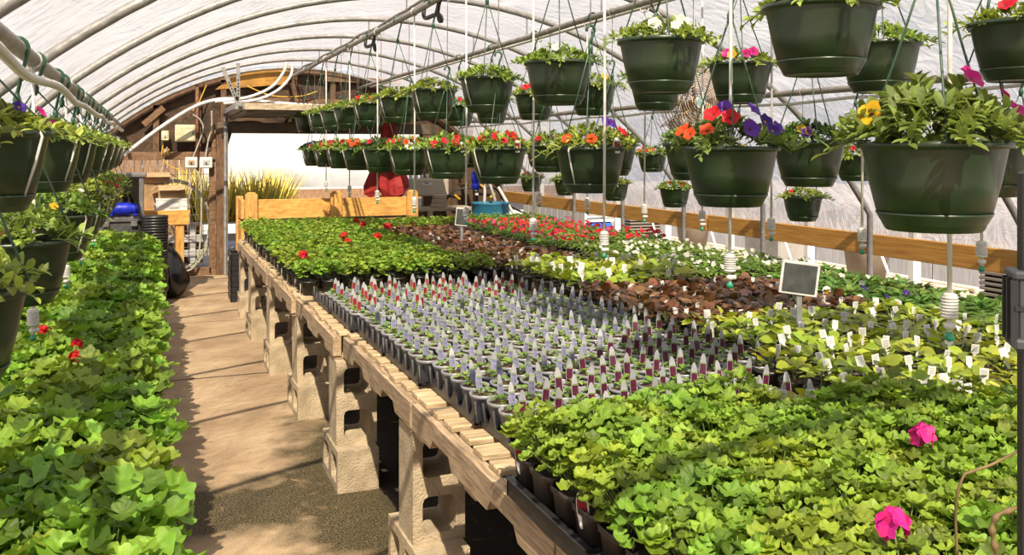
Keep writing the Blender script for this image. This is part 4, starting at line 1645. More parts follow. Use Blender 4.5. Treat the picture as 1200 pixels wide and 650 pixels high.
me_s = mesh_of(silver_tray(4, 5), 'tray')
for a in range(3):
    for b in range(6):
        x0 = edge_x(b) + a * 4 * SP; y0 = 2.235 - SP / 2 + b * 5 * SP
        if a == 2:
            if b == 0: continue
            me_use = ME.get('tray_half') or M_('tray_half', silver_tray(2, 5))
        else:
            me_use = me_s
        o = link('carrying_tray', me_use, loc=(x0, y0, TOP + .002))
        tag(o, f'dark tray under silver pots, {nth(a + 1)} from aisle, {nth(b + 1)} from front', 'tray', 'dark trays under the silver pots')


# -- begonias and the rest
def region(x0, x1, y0, y1, px, py, test=None):
    out = []
    nx, ny = int((x1 - x0) / px + .5), int((y1 - y0) / py + .5)
    for j in range(ny):
        for i in range(nx):
            X = x0 + px * (i + .5); Y = y0 + py * (j + .5)
            if test and not test(X, Y): continue
            if not seen(X, Y): continue
            out.append((i, j, X, Y))
    return out


def far_plants(lst, name, label, cat, group, fol, pot, soil, base, flowers=None, fl_n=0, fl_R=.014, top=.17, sc=(.9, 1.1), tagmesh=None, tag_p=0.0, hmax=1.0):
    for i, j, X, Y in lst:
        o = thing(name, label(i, j), cat, (X + JIT(.006), Y + JIT(.006), TOP + base), JIT(.2), group, RND.uniform(*sc))
        link('pot', ME[pot], o)
        if soil: link('soil', ME[soil], o)
        f = link('foliage', ME[f'{fol}{RND.randrange(NV)}'], o); f.rotation_euler = (0, 0, RND.random() * 6.28)
        if flowers:
            for q in range(RND.randrange(max(1, fl_n - 2), fl_n + 2)):
                ph, rr = RND.random() * 6.28, sqrt(RND.random()) * .075
                p = (rr * cos(ph), rr * sin(ph), top - .35 * rr + JIT(.008))
                flower_at(o, 'flower', f'flower#{RND.choice(flowers)}', p, (cos(ph) * .5 + JIT(.3), sin(ph) * .5 - .45, .8), fl_R * RND.uniform(.8, 1.2), RND)
        if tagmesh and RND.random() < tag_p:
            t = link('plant_tag', ME[tagmesh], o, (JIT(.04), -.025 + JIT(.03), .122)); t.rotation_euler = (JIT(.25), JIT(.3), JIT(.5) - .3)
            t['label'] = 'little white tag'
            if 'bronze' in name: t.scale = (.75, .75, .75); t.location.z = .105


def lime_ok(X, Y):
    if Y < 1.75: return X > 1.95
    if Y < 2.25: return X > 1.60 if Y > 2.13 else X > 1.66
    if Y < 2.75: return X > 1.95
    return X > 2.14


lst = region(1.60, 3.27, 1.45, 3.45, .133, .133, lime_ok)
far_plants(lst, 'potted_begonia', lambda i, j: f'lime begonia in near block, {nth(i + 1)} column from left, {nth(j + 1)} row from front',
           'potted plant', 'lime begonias nearest the camera', 'foliage#lime', 'pot#low', 'soil#low', .006, tagmesh='tag#plain', tag_p=.9)
for i, j, X, Y in lst: pass
lst = region(2.13, 3.27, 3.46, 4.44, .112, .112)
far_plants(lst, 'bronze_begonia', lambda i, j: f'bronze begonia in nearer block, {nth(i + 1)} column from left, {nth(j + 1)} row from front', 'potted plant', 'bronze begonias nearer block',
           'foliage#bronze', 'pot#low', 'soil#low', .004, tagmesh='tag#plain', tag_p=.75, sc=(.85, 1.05))
lst = region(2.14, 2.98, 4.5, 5.6, .13, .13)
far_plants(lst, 'potted_begonia', lambda i, j: f'lime begonia between bronze blocks, {nth(i + 1)} column from left, {nth(j + 1)} row from front', 'potted plant', 'lime begonias between the bronze blocks',
           'foliage#lime', 'pot#low', 'soil#low', .004, tagmesh='tag#plain', tag_p=.5, sc=(1.05, 1.3))
lst = region(1.93, 2.78, 5.65, 8.55, .118, .122)
far_plants(lst, 'bronze_begonia', lambda i, j: f'bronze begonia in farther block, {nth(i + 1)} column from left, {nth(j + 1)} row from front', 'potted plant', 'bronze begonias farther block',
           'foliage#bronze', 'pot#low', 'soil#low', .004, tagmesh='tag#plain', tag_p=.5, sc=(.85, 1.05))
# far geraniums along the aisle
lst = region(.80, 2.05, 5.50, 9.28, .1385, .126, lambda X, Y: X < 1.9 or Y < 5.7)
FG = {}
for i, j, X, Y in lst:
    o = thing('bushy_geranium', f'bushy far geranium, {nth(i + 1)} from the aisle, {nth(j + 1)} row behind silver pots', 'potted plant',
              (X + JIT(.008), Y + JIT(.008), TOP + .001), RND.random() * 6, 'geraniums in the far aisle block', RND.uniform(.80, .94))
    FG[(i, j)] = (o, X, Y)
    link('pot', ME['pot#round'], o); link('soil', ME['soil#dark'], o)
    f = link('foliage', ME[f'foliage#far{RND.randrange(NV)}'], o); f.rotation_euler = (0, 0, RND.random() * 6.28)
    if i == 0 and j % 2 == 0:
        o.rotation_euler = (0, 0, 0)
        t = link('pot_sticker', ME['tag#plain'], o, (-.060, -.006, .026)); t.rotation_euler = (0, .1, -pi / 2)
def bloom_on(tbl, u, v, z, key):
    X, Y = pix_point(u, v, z)
    k = min(tbl, key=lambda q: (tbl[q][1] - X) ** 2 + (tbl[q][2] - Y) ** 2)
    o = tbl[k][0]
    loc = Vector((X - o.location.x, Y - o.location.y, 0))
    loc = Matrix.Rotation(-o.rotation_euler[2], 3, 'Z') @ loc / o.scale[0]
    loc.z = (z - o.location.z) / o.scale[0]
    if loc.xy.length > .11: loc.xy = loc.xy.normalized() * .11
    b = bloom_at(o, key, loc)
    if tbl is FG: b.scale = (1.7, 1.7, 1.7)
    if 'label' in o and 'bloom' not in o['label']:
        o['label'] = o['label'].replace('bushy', 'blooming')
for (u, v) in ((355, 299), (403, 276), (407, 284), (417, 259), (425, 263), (465, 265), (442, 277)):
    bloom_on(FG, u, v, .925, f'bloom#red{RND.randrange(3)}')
# far right blocks
lst = region(2.85, 3.93, 6.45, 8.6, .135, .135)
far_plants(lst, 'potted_impatiens', lambda i, j: f'red flowering far impatiens, {nth(i + 1)} column from left, {nth(j + 1)} row from front', 'potted plant', 'red and pink impatiens',
           'foliage#impatiens', 'pot#low', None, .001, flowers=['scarlet', 'pink', 'scarlet', 'red', 'pink'], fl_n=3, fl_R=.017, top=.195, sc=(.95, 1.12))
lst = region(3.02, 3.93, 4.68, 6.42, .13, .134)
far_plants(lst, 'potted_impatiens', lambda i, j: f'white flowering impatiens, {nth(i + 1)} column from left, {nth(j + 1)} row from front', 'potted plant', 'white impatiens',
           'foliage#impatiens', 'pot#low', None, .001, flowers=['white'], fl_n=2, fl_R=.014, top=.185, sc=(.9, 1.05))
lst = region(2.0, 3.93, 8.64, 9.28, .138, .16)
far_plants(lst, 'bushy_geranium', lambda i, j: f'green geranium before the wooden bin, {nth(i + 1)} column from left, {nth(j + 1)} row from front', 'potted plant', 'geraniums at the far end of the bench',
           'foliage#far', 'pot#round', 'soil#dark', .001, sc=(.74, .86))
# pansies along the right edge, in black cell trays
lst = region(3.33, 3.95, 2.15, 4.62, .122, .122)
for i, j, X, Y in lst:
    o = thing('potted_pansy', f'leafy pansy at right edge, {nth(i + 1)} column from left, {nth(j + 1)} row from front', 'potted plant',
              (X, Y, TOP + .012), JIT(.1), 'pansies along the right edge', RND.uniform(.95, 1.1))
    link('pot', ME['pot#cell'], o)
    f = link('foliage', ME[f'foliage#pansy{RND.randrange(NV)}'], o); f.rotation_euler = (0, 0, RND.random() * 6.28)
    if RND.random() < .16:
        flower_at(o, 'flower', f'flower#{RND.choice(["white", "white", "violet"])}', (JIT(.03), JIT(.03), .135), (JIT(.4), -.6, .7), .018, RND)
    if i == 0 and j % 2 == 0:
        t = link('plant_tag', ME['tag#pansy'], o, (-.05, -.02, .085)); t.rotation_euler = (-.1, 0, -.7 + JIT(.3)); t['label'] = 'white tag with a yellow pansy'
me_p = mesh_of(grid_tray(5, 5, .122, .055, 'tray_black'), 'tray')
for b in range(4):
    o = link('nursery_tray', me_p, loc=(3.33, 2.15 + b * 5 * .122, TOP + .003))
    tag(o, f'black cell tray under the right edge pansies, {nth(b + 1)} from the camera', 'tray', 'black trays under the pansies')

# -- left bed
LZ = .50
LB = {}
for k in range(5):
    root = thing('plant_bench', f'low grey slatted bench under the left geranium bed, {nth(k + 1)} from the camera', 'bench', (-.52, .5 + 1.8 * k + .85, 0), 0, 'benches under the left bed')
    for i in range(7):
        mb = MB(); mb.box((-.42 + .14 * i, 0, LZ - .012), (.11, 1.76, .024), 'pallet_wood', bev=.003); mb.build('slat', root)
    for sx in (-.44, .44):
        for sy in (-.75, .75):
            mb = MB(); mb.box((sx, sy, (LZ - .024) / 2), (.06, .06, LZ - .024), 'pallet_wood', bev=.003); mb.build('leg', root)
        mb = MB(); mb.box((sx, 0, LZ - .06), (.03, 1.7, .07), 'pallet_wood', bev=.003); mb.build('rail', root)
LP = .163
for i in range(6):
    for j in range(50):
        X = -.095 - LP * i; Y = 1.25 + LP * j
        if not seen(X, Y, .75, 60): continue
        o = thing('potted_geranium', f'left bed geranium, {nth(i + 1)} from the aisle, {nth(j + 1)} row from near end', 'potted plant',
                  (X + JIT(.012), Y + JIT(.012), LZ), RND.random() * 6, 'geraniums in the left bed', RND.uniform(.92, 1.14))
        LB[(i, j)] = (o, X, Y)
        link('pot', ME['pot#left'], o)
        f = link('foliage', ME[f'foliage#left{RND.randrange(NV)}'], o); f.rotation_euler = (0, 0, RND.random() * 6.28)
for (u, v) in ((50, 386), (90, 403), (2, 377), (88, 418)):
    bloom_on(LB, u, v, .84, f'bloom#red{RND.randrange(3)}')


# ------------------------------------------------------------------ hanging baskets
def basket_meshes(R):
    k = R / .15
    mb = MB()
    mb.lathe([(.100, .032), (.112, .036), (.128, .10), (.141, .168), (.143, .172), (.152, .172), (.153, .186), (.146, .186), (.138, .165), (.12, .10)], 'pot_green', seg=32)
    mb.lathe([(.001, .03), (.104, .033)], 'pot_green', seg=32)
    mb.v = [(x * k, y * k, z * k) for x, y, z in mb.v]
    pot = mesh_of(mb, 'pot')
    mb = MB()
    mb.lathe([(.001, .004), (.085, .004), (.088, 0), (.093, 0), (.097, .004), (.112, .038), (.115, .0385), (.113, .034), (.098, .008)], 'pot_green', seg=32)
    mb.v = [(x * k, y * k, z * k) for x, y, z in mb.v]
    sau = mesh_of(mb, 'saucer')
    mb = soil_mesh(.138 * k, .165 * k, 'soil_dark', seg=24)
    return pot, sau, mesh_of(mb, 'soil')


BM = {.15: basket_meshes(.15), .125: basket_meshes(.125)}
HM = {}


def hanger_meshes(R, H):
    """H: rim to pipe centre; wires meet below the pipe, hook over it, longer ones hang on a wire link"""
    key = (R, round(H, 3))
    if key in HM: return HM[key]
    apex = min(.40, H - .10)
    wires = []
    for k in range(3):
        th = pi / 2 + 2 * pi * k / 3 + .5
        a = Vector((cos(th) * R * .98, sin(th) * R * .98, 0))
        mb = MB()
        mb.tube([a + Vector((0, 0, -.02)), a, a * .5 + Vector((0, 0, apex * .5)), Vector((cos(th) * .006, sin(th) * .006, apex))], .0028, 'wire_green', seg=5)
        wires.append(mesh_of(mb, 'hanger_wire'))
    mb = MB()
    mb.lathe([(.004, apex - .015), (.011, apex), (.011, apex + .012), (.005, apex + .03)], 'hook_green', seg=8, cap0=True, cap1=True)
    if H - apex < .2:
        zt, r = H, .030
        pts = [(0, 0, apex + .02), (.012, 0, (apex + zt) / 2)] + [(r * cos(t), 0, zt + r * sin(t)) for t in [-.4 + i * (pi + .9) / 8 for i in range(9)]]
        mb.tube(pts, .006, 'hook_green', seg=6)
        link_me = None
    else:
        zt, r = apex + .085, .018
        pts = [(0, 0, apex + .02), (.006, 0, apex + .05)] + [(r * cos(t), 0, zt + r * sin(t)) for t in [-.5 + i * (pi + .9) / 8 for i in range(9)]]
        mb.tube(pts, .0055, 'hook_green', seg=6)
        lb = MB()
        lb.tube([(0, 0, zt + .012), (.002, 0, H - .03)] + [(.026 * cos(t), 0, H + .026 * sin(t)) for t in [-pi / 2 + i * (2 * pi) / 10 for i in range(11)]], .0024, 'cable_grey', seg=5)
        link_me = mesh_of(lb, 'extension_wire')
    HM[key] = (wires, mesh_of(mb, 'hook'), link_me)
    return HM[key]


NB = 7
for s in range(NB):
    M_(f'foliage#ba{s}', basket_foliage(300 + s, 'leaf_basket', .15, .095, 44, .036, wr=.44, trail=12))
    M_(f'foliage#bb{s}', basket_foliage(320 + s, 'leaf_basket', .15, .125, 52, .038, wr=.46, trail=5))
    M_(f'foliage#bd{s}', basket_foliage(340 + s, 'leaf_basket_deep', .15, .12, 48, .038, wr=.46, trail=12))
    M_(f'foliage#bs{s}', basket_foliage(360 + s, 'leaf_basket', .125, .08, 34, .032, wr=.46, trail=9))
M_('foliage#big', basket_foliage(377, 'leaf_basket_big', .15, .155, 95, .046, wr=.44, trail=4))
mb = MB(); mb.tube([(.0, .0, .186), (.006, 0, .172), (-.012, 0, .11), (-.040, 0, .035)], .0036, 'tube_white', seg=5); M_('drip_tube', mb)
mb = MB(); mb.box((0, 0, 0), (.028, .003, .02), 'tag_white', bev=.001)
for i in range(3): mb.box((-.002, -.002, -.006 + .006 * i), (.02, .001, .0022), 'print_grey')
M_('sticker', mb)
mb = shaped_tag(.036, .045, 'print_red', stick=.02); M_('tag#basket', mb)


def basket(X, Y, rim, pipe_z, label, group, fol, palette=(), n=0, R=.15, front=None, drip=False, sticker=False, btag=False, flR=.021, pipe_x=None, top=.06):
    h = .186 * R / .15
    o = thing('hanging_basket', label, 'hanging basket', (X, Y, rim - h), 0, group)
    rz = RND.random() * 6.28
    pot, sau, soil = BM[R]
    for nm, me in (('pot', pot), ('saucer', sau), ('soil', soil)):
        link(nm, me, o)
    f = link('foliage', ME[fol], o, (0, 0, h - .012)); f.rotation_euler = (0, 0, rz)
    wires, hook, ext = hanger_meshes(R, pipe_z - rim)
    hz = RND.uniform(-.2, .2)
    q = link('hanger', hook, o, (0, 0, h)); q.rotation_euler = (0, 0, hz)
    for w in wires:
        link('hanger_wire', w, q)
    if ext: link('extension_wire', ext, q)
    for i in range(n):
        if front and i < len(front):
            c, ang, q, zz = front[i]
        else:
            c = RND.choice(palette); ang = RND.uniform(-pi, 0) if RND.random() < .75 else RND.random() * 6.28
            q = .4 + .6 * RND.random(); zz = None
        rr = R * q
        p = Vector((rr * cos(ang), rr * sin(ang), h + (top * (1.25 - q * .8) + JIT(.012) if zz is None else zz)))
        nrm = Vector((cos(ang) * .7 + JIT(.3), sin(ang) * .7 - .25, .55 + JIT(.25)))
        flower_at(o, 'flower', f'flower#{c}', p + nrm.normalized() * .008, nrm, flR * RND.uniform(.8, 1.15), RND)
    if drip:
        a = RND.uniform(-.7, -.2) if X < 0 else RND.uniform(-2.9, -2.6)
        t = link('drip_tube', ME['drip_tube'], o, (R * cos(a), R * sin(a), 0)); t.rotation_euler = (0, 0, a)
        t.scale = (R / .15,) * 3
    if sticker:
        a = -2.5
        rr = R * .80
        t = link('sticker', ME['sticker'], o, (rr * cos(a), rr * sin(a), h * .45)); t.rotation_euler = (.22, 0, a + pi / 2); t['label'] = 'small white sticker'
    if btag:
        t = link('plant_tag', ME['tag#basket'], o, (R * .35, -R * .9, h - .004)); t.rotation_euler = (-.1, 0, .1); t['label'] = 'white rounded plant tag'
    return o


GA = 'baskets of the upper middle row'
rowA = [1.95, 2.77, 3.63, 4.55, 5.55, 6.45, 7.35, 8.2, 8.9, 9.7, 10.6]
descA = ['bare trailing greens', 'white petunias trailing right', 'pale green petunias', 'fresh green petunias', 'pale green petunias', 'fresh green petunias', 'a few red flowers', 'low greens', 'low greens', 'low greens', 'low greens']
for k, y in enumerate(rowA):
    pal, n, fr = (['white'], 0, None)
    if k == 1: n, fr = 5, [('white', -1.2, .6, .055), ('white', -.7, .8, .045), ('white', -2.3, .75, .04), ('white', -1.75, .9, .03), ('white', -.9, .3, .07)]
    if k == 2: n, fr = 1, [('white', -2.1, .7, .05)]
    if k == 6: pal, n = ['red'], 4
    basket(A_X, y, 1.985, A_Z, f'basket of {descA[k]}, {nth(k + 1)} from camera, upper middle row', GA,
           f'foliage#ba{k % NB}', pal, n, front=fr, drip=k > 2, sticker=k in (1, 4))
GB = 'baskets of the lower middle row'
rowB = [1.46, 2.40, 3.38, 4.46, 5.35, 6.25, 7.1, 7.95, 8.75, 9.5, 10.3]
palB = [['magenta', 'yellow'], ['orange', 'purple'], ['red', 'orange', 'purple'], ['red', 'scarlet'], ['red', 'scarlet'], ['red', 'orange', 'purple'], ['purple', 'white', 'red'], ['red', 'orange'], ['red'], ['red'], ['violet', 'red']]
dB = ['magenta and yellow flowers on big leaves', 'orange and purple petunias', 'mixed red, orange and purple petunias', 'red petunias', 'red petunias', 'red and orange petunias', 'purple and white petunias', 'red and orange petunias', 'small red petunias', 'small red petunias', 'dark violet petunias']
for k, y in enumerate(rowB):
    fr = None; n = 9
    if k == 0: fr, n = [('yellow', -3.3, .98, .055), ('magenta', -.95, .45, .130), ('magenta', -.9, 1.0, .06), ('magenta', -.6, .9, .085)], 4
    if k == 1: fr, n = [('orange', -3.43, 1.0, .045), ('orange', -3.06, 1.03, .035), ('orange', -2.64, 1.03, .045), ('scarlet', -2.8, .6, .095), ('scarlet', -2.18, .65, .085), ('purple', -2.45, .4, .115), ('purple', -1.15, .5, .110), ('purple', -1.75, .9, .050), ('violet', -1.2, .98, .045), ('purple', -.9, .95, .055), ('violet', -.8, .7, .075)], 11
    if k == 2: fr, n = [('purple', -1.2, .5, .105), ('purple', -.9, .6, .095), ('red', -.3, .95, .05), ('red', -.15, 1.0, .04), ('red', .0, .9, .07), ('orange', -2.7, 1.0, .03), ('orange', -2.0, .9, .03), ('scarlet', -.9, .9, .06)], 8
    fol = 'foliage#big' if k == 0 else (f'foliage#bd{k % NB}' if k in (1, 6, 10) else f'foliage#bb{k % NB}')
    basket(A_X + (.03 if k else -.12), y, 1.612 if k != 0 else 1.618, A_Z, f'basket of {dB[k]}, {nth(k + 1)} from camera, lower middle row', GB,
           fol, palB[k], n, front=fr, drip=k > 1, sticker=k in (0,), btag=k in (2, 3, 4), flR=.026 if k < 2 else .021, top=.07)
basket(A_X, 1.12, 1.985, A_Z, 'basket of greens nearest the camera, upper middle row, beyond the right frame edge', GA, 'foliage#ba2')
basket(A_X + .03, .52, 1.612, A_Z, 'basket of leaves nearest the camera, lower middle row, beyond the right frame edge', GB, 'foliage#bb2')
GC = 'baskets of the upper right row'
rowC = [1.72, 2.10, 2.70, 3.58, 4.35, 5.12, 6.05, 6.95, 7.8]
palC = [['red'], ['red'], ['yellow'], ['magenta', 'red', 'yellow', 'magenta'], ['yellow'], ['yellow'], ['red', 'scarlet'], ['yellow'], ['red']]
nC = [3, 6, 0, 6, 3, 6, 5, 1, 3]
dC = ['red flowers at the photo edge', 'crimson petunias', 'plain fresh leaves', 'magenta, red and yellow flowers', 'yellow flowers', 'bright yellow flowers', 'small red flowers', 'plain small leaves', 'few red flowers']
for k, y in enumerate(rowC):
    basket(C_X, y, 2.005, C_Z, f'basket of {dC[k]}, {nth(k + 1)} from camera, upper right row', GC, f'foliage#ba{(k + 3) % NB}', palC[k], nC[k], sticker=k in (5, 6), flR=.022)
GD = 'baskets of the lower right row'
rowD = [2.22, 3.10, 3.98, 4.86, 5.78, 6.7, 7.6]
dD = ['deep green leaves', 'dark leaves and purple flowers', 'dark green leaves', 'red and orange flowers', 'red flowers', 'orange flowers', 'few red flowers']
for k, y in enumerate(rowD):
    basket(C_X, y, 1.635, C_Z, f'basket of {dD[k]}, {nth(k + 1)} from camera, lower right row', GD, f'foliage#bd{(k + 2) % NB}' if k < 3 else f'foliage#bb{k % NB}',
           [['red'], ['purple', 'yellow', 'violet'], ['purple'], ['red', 'orange'], ['red'], ['orange'], ['red']][k], [1, 5, 2, 5, 5, 3, 2][k])
GE = 'small baskets of the wall side upper row'
for k, y in enumerate([3.15, 4.25, 5.4, 6.6, 7.8, 9.0]):
    basket(E_X, y, 1.575, E_Z, f'small basket with {("red and orange", "yellow", "yellow", "orange", "red", "red")[k]} flowers, {nth(k + 1)} in upper row along right wall', GE,
           f'foliage#bs{k % NB}', [['scarlet', 'orange'], ['scarlet', 'yellow'], ['yellow'], ['orange', 'yellow', 'scarlet'], ['red'], ['red']][k], 5, R=.125, flR=.017, sticker=k == 0, top=.05)
GF = 'small baskets of the wall side lower row'
for k, y in enumerate([4.72, 6.25, 7.25, 8.3, 9.2]):
    basket(E_X, y, 1.305, E_Z, f'small basket with {("few orange", "scarlet", "few red", "few orange", "red")[k]} flowers, {nth(k + 1)} in lower row along right wall', GF,
           f'foliage#bs{(k + 3) % NB}', [['orange', 'scarlet'], ['scarlet'], ['red'], ['orange'], ['red']][k], [2, 6, 4, 3, 4][k], R=.125, flR=.017, top=.05)
GG = 'baskets of the upper left row'
for k, y in enumerate([2.4, 3.45, 4.4, 5.3, 6.2, 7.1, 8.0, 8.9]):
    basket(G_X, y, 1.645, G_Z, f'basket of {("purple and magenta pansies", "magenta and pale green growth", "pale greens", "mixed pansies", "mixed pansies", "mixed pansies", "mixed pansies", "mixed pansies")[k]}, {nth(k + 1)} from camera, upper left row', GG,
           f'foliage#ba{(k + 1) % NB}', [['purple', 'magenta', 'violet'], ['magenta'], ['white']][k] if k < 3 else ['purple', 'yellow', 'magenta', 'white'], [8, 1, 0, 3, 4, 5, 5, 4][k], drip=True, flR=.016)
GH = 'baskets of the lower left row'
for k, y in enumerate([1.98, 3.0, 4.12, 5.0, 5.8, 6.6, 7.5, 8.4]):
    basket(G_X, y, 1.34, G_Z, f'basket of {("plain leaves", "pale greens and a purple pansy", "greens with pansies", "pansies", "mixed flowers", "red petunias", "red petunias", "small flowers")[k]}, {nth(k + 1)} from camera, lower left row', GH,
           f'foliage#bb{(k + 4) % NB}', ['red', 'scarlet'] if k in (5, 6) else ['purple', 'white', 'yellow'], [0, 2, 3, 4, 4, 10, 10, 4][k], drip=k > 1, flR=.016)


# ------------------------------------------------------------------ misting drops
def mister_mesh(H, big=1.0):
    parts = {}
    b = MB(); b.tube([(0, 0, .10), (.003, 0, H * .5), (0, 0, H)], .0055 * big, 'tube_white', seg=6)
    parts['drop_tube'] = mesh_of(b, 'drop_tube')
    b = MB(); b.lathe([(.010, .050), (.017, .052)] + [q for i in range(7) for q in ((.0185, .055 + i * .0068), (.0185, .0590 + i * .0068), (.0155, .0598 + i * .0068), (.0155, .0610 + i * .0068))] + [(.017, .104), (.008, .108)], 'weight_ivory', seg=12, cap0=True, cap1=True)
    parts['weight'] = mesh_of(b, 'weight')
    b = MB(); b.tube([(0, 0, .018), (0, 0, .052)], .0055, 'weight_ivory', seg=8); b.lathe([(.001, .024), (.009, .027), (.013, .034), (.009, .042), (.001, .045)], 'weight_ivory', seg=10)
    b.lathe([(.001, -.011), (.008, -.008), (.008, .008), (.001, .010)], 'weight_ivory', (.010, 0, .034), seg=8, axis=Matrix.Rotation(pi / 2, 3, 'Y'))
    parts['valve'] = mesh_of(b, 'valve')
    b = MB(); b.lathe([(.003, 0), (.010, .003), (.011, .011), (.007, .017), (.005, .022)], 'nozzle_green', seg=10, cap0=True, cap1=True)
    parts['nozzle'] = mesh_of(b, 'nozzle')
    b = MB(); b.lathe([(.027, -.012), (.027, .012), (.022, .012), (.022, -.012), (.027, -.012)], 'tube_white', (0, 0, H + .0), seg=12, axis=Matrix.Rotation(pi / 2, 3, 'X')) if False else b.tube([(.027 * cos(t), 0, H + .027 * sin(t) + .02) for t in [2 * pi * i / 12 for i in range(12)]], .004, 'tube_white', seg=5, closed=True)
    parts['pipe_clip'] = mesh_of(b, 'pipe_clip')
    return parts


def misters(ys, X, Z, bottom, where, group):
    pm = mister_mesh(Z - bottom - .02)
    for k, y in enumerate(ys):
        o = thing('misting_nozzle', f'white misting tube with green nozzle, {nth(k + 1)} from the camera {where}', 'misting nozzle', (X, y, bottom), JIT(.6), group)
        for nm, me in pm.items():
            q = link(nm, me, o)
            if nm == 'nozzle': q['label'] = 'green nozzle tip'


misters([1.53, 2.36, 3.2, 3.92, 4.9, 6.0, 7.1, 8.2, 9.4], A_X, A_Z, 1.175, 'under the pipe near the ridge', 'misting drops of the middle line')
misters([2.33, 2.9, 3.48, 4.05, 4.65, 5.4, 6.2], C_X + .1, C_Z, 1.18, 'under the second pipe', 'misting drops of the right line')
misters([2.2, 3.38, 4.6, 5.5, 6.6], G_X, G_Z, .97, 'under the left pipe', 'misting drops of the left line')
mb = MB(); mb.tube([(C_X + .1 + .004 * sin(i), -1.5 + i * .58, C_Z - .0) for i in range(24)], .011, 'tube_white', seg=6)
tag(mb.build('water_line'), 'thin white water line beside the second pipe', 'pipe')
mb = MB(); mb.tube([(E_X + .03 + .01 * sin(i * 1.7), -1.5 + i * .58, E_Z - .055 - .014 * (i % 2)) for i in range(24)], .011, 'tube_white', seg=6)
tag(mb.build('water_line'), 'thin pale water line slung under the low right pipe', 'pipe')
mb = MB(); mb.tube(smooth_path([(G_X + .035 + .01 * sin(i * 2.2), -1 + i * .8, G_Z - .062 - .02 * (i % 2)) for i in range(17)], 4), .015, 'tube_white', seg=6)
tag(mb.build('water_line'), 'sagging white water line slung under the left pipe', 'pipe')

# ------------------------------------------------------------------ round wire fan guard
root = thing('fan_guard', 'rusty round wire fan with a teal centre badge between the hanging baskets', 'fan', (2.86, 4.43, 1.86))
rot = Matrix.Rotation(radians(-24), 3, 'Z') @ Matrix.Rotation(radians(78), 3, 'X') @ Matrix.Rotation(radians(28), 3, 'Y')
mb = MB()
for i in range(1, 15):
    r = .02 + .0155 * i
    zc = .05 * (1 - (r / .24) ** 2)
    mb.tube([rot @ Vector((r * cos(2 * pi * k / 28), r * sin(2 * pi * k / 28), zc)) for k in range(28)], .0034, 'guard_wire', seg=4, closed=True)
for i in range(10):
    th = 2 * pi * i / 10
    mb.tube([rot @ Vector((r * cos(th), r * sin(th), .05 * (1 - (r / .24) ** 2) - .003)) for r in (.03, .1, .17, .237)], .003, 'guard_wire', seg=4)
mb.build('front_grille', root)
mb = MB()
for i in range(1, 9):
    r = .03 * i
    mb.tube([rot @ Vector((r * cos(2 * pi * k / 24), r * sin(2 * pi * k / 24), -.11 + .04 * (r / .24) ** 2)) for k in range(24)], .002, 'guard_wire', seg=4, closed=True)
for i in range(10):
    th = 2 * pi * i / 10
    mb.tube([rot @ Vector((.04 * cos(th), .04 * sin(th), -.11)), rot @ Vector((.235 * cos(th), .235 * sin(th), -.07)), rot @ Vector((.237 * cos(th), .237 * sin(th), -.0))], .003, 'guard_wire', seg=4)
mb.build('rear_grille', root)
mb = MB()
mb.lathe([(.001, .056), (.034, .055), (.038, .048)], 'tag_white', seg=18, axis=rot); mb.lathe([(.001, .0585), (.026, .0575)], 'badge_teal', seg=18, axis=rot); mb.build('badge', root)
mb = MB()
for k in range(3):
    th = 2 * pi * k / 3
    vs = []
    for r in (.03, .1, .18, .205):
        for s in (-1, 1):
            a = th + s * .42 * (1 if r < .19 else .5)
            vs.append(rot @ Vector((r * cos(a), r * sin(a), -.03 + s * .022)))
            vs.append(rot @ Vector((r * cos(a), r * sin(a), -.033 + s * .022)))
    mb.add(vs, [q for i in range(3) for q in ((4 * i, 4 * i + 4, 4 * i + 6, 4 * i + 2), (4 * i + 1, 4 * i + 3, 4 * i + 7, 4 * i + 5))], 'galvanized')
mb.lathe([(.03, -.10), (.034, -.02), (.02, 0)], 'galvanized_dull', seg=12, axis=rot, cap0=True, cap1=True)
mb.build('fan_blades', root)
mb = MB(); mb.tube([(0, 0, .02), (-.05, 0, .3), (C_X - 2.86, 0, C_Z - 1.86)], .008, 'galvanized_dull', seg=6); mb.build('hanging_rod', root)

# ------------------------------------------------------------------ signs on stakes
def sign(X, Y, w, h, z0, zs, label, rz, tilt):
    root = thing('stake_sign', label, 'sign', (X, Y, TOP + .0), rz)
    mb = MB(); mb.box((0, .008, (zs - TOP) / 2), (.022, .008, zs - TOP), 'stake_grey', bev=.001); mb.build('stake', root)
    R3 = Matrix.Rotation(tilt, 3, 'Y')
    mb = MB(); mb.box((0, 0, z0 - TOP), (w, .006, h), 'sign_frame', R3, .002); mb.build('frame', root)
    mb = MB(); mb.box((0, -.004, z0 - TOP), (w * .86, .006, h * .84), 'sign_face', R3, .002); mb.build('board', root)


X, Y = pix_point(937, 402, .80)
sign(X, Y, .155, .14, EYE - (326 - HORIZON) / FPX * depth(X, Y), .99 + .13, 'grey board sign with white frame on a stake among the lime begonias', -.5, .12)
X, Y = pix_point(541, 291, .80)
sign(X, Y, .10, .15, EYE - (254 - HORIZON) / FPX * depth(X, Y), 1.1, 'small dark sign on a stake among the farther bronze begonias', -.4, .1)

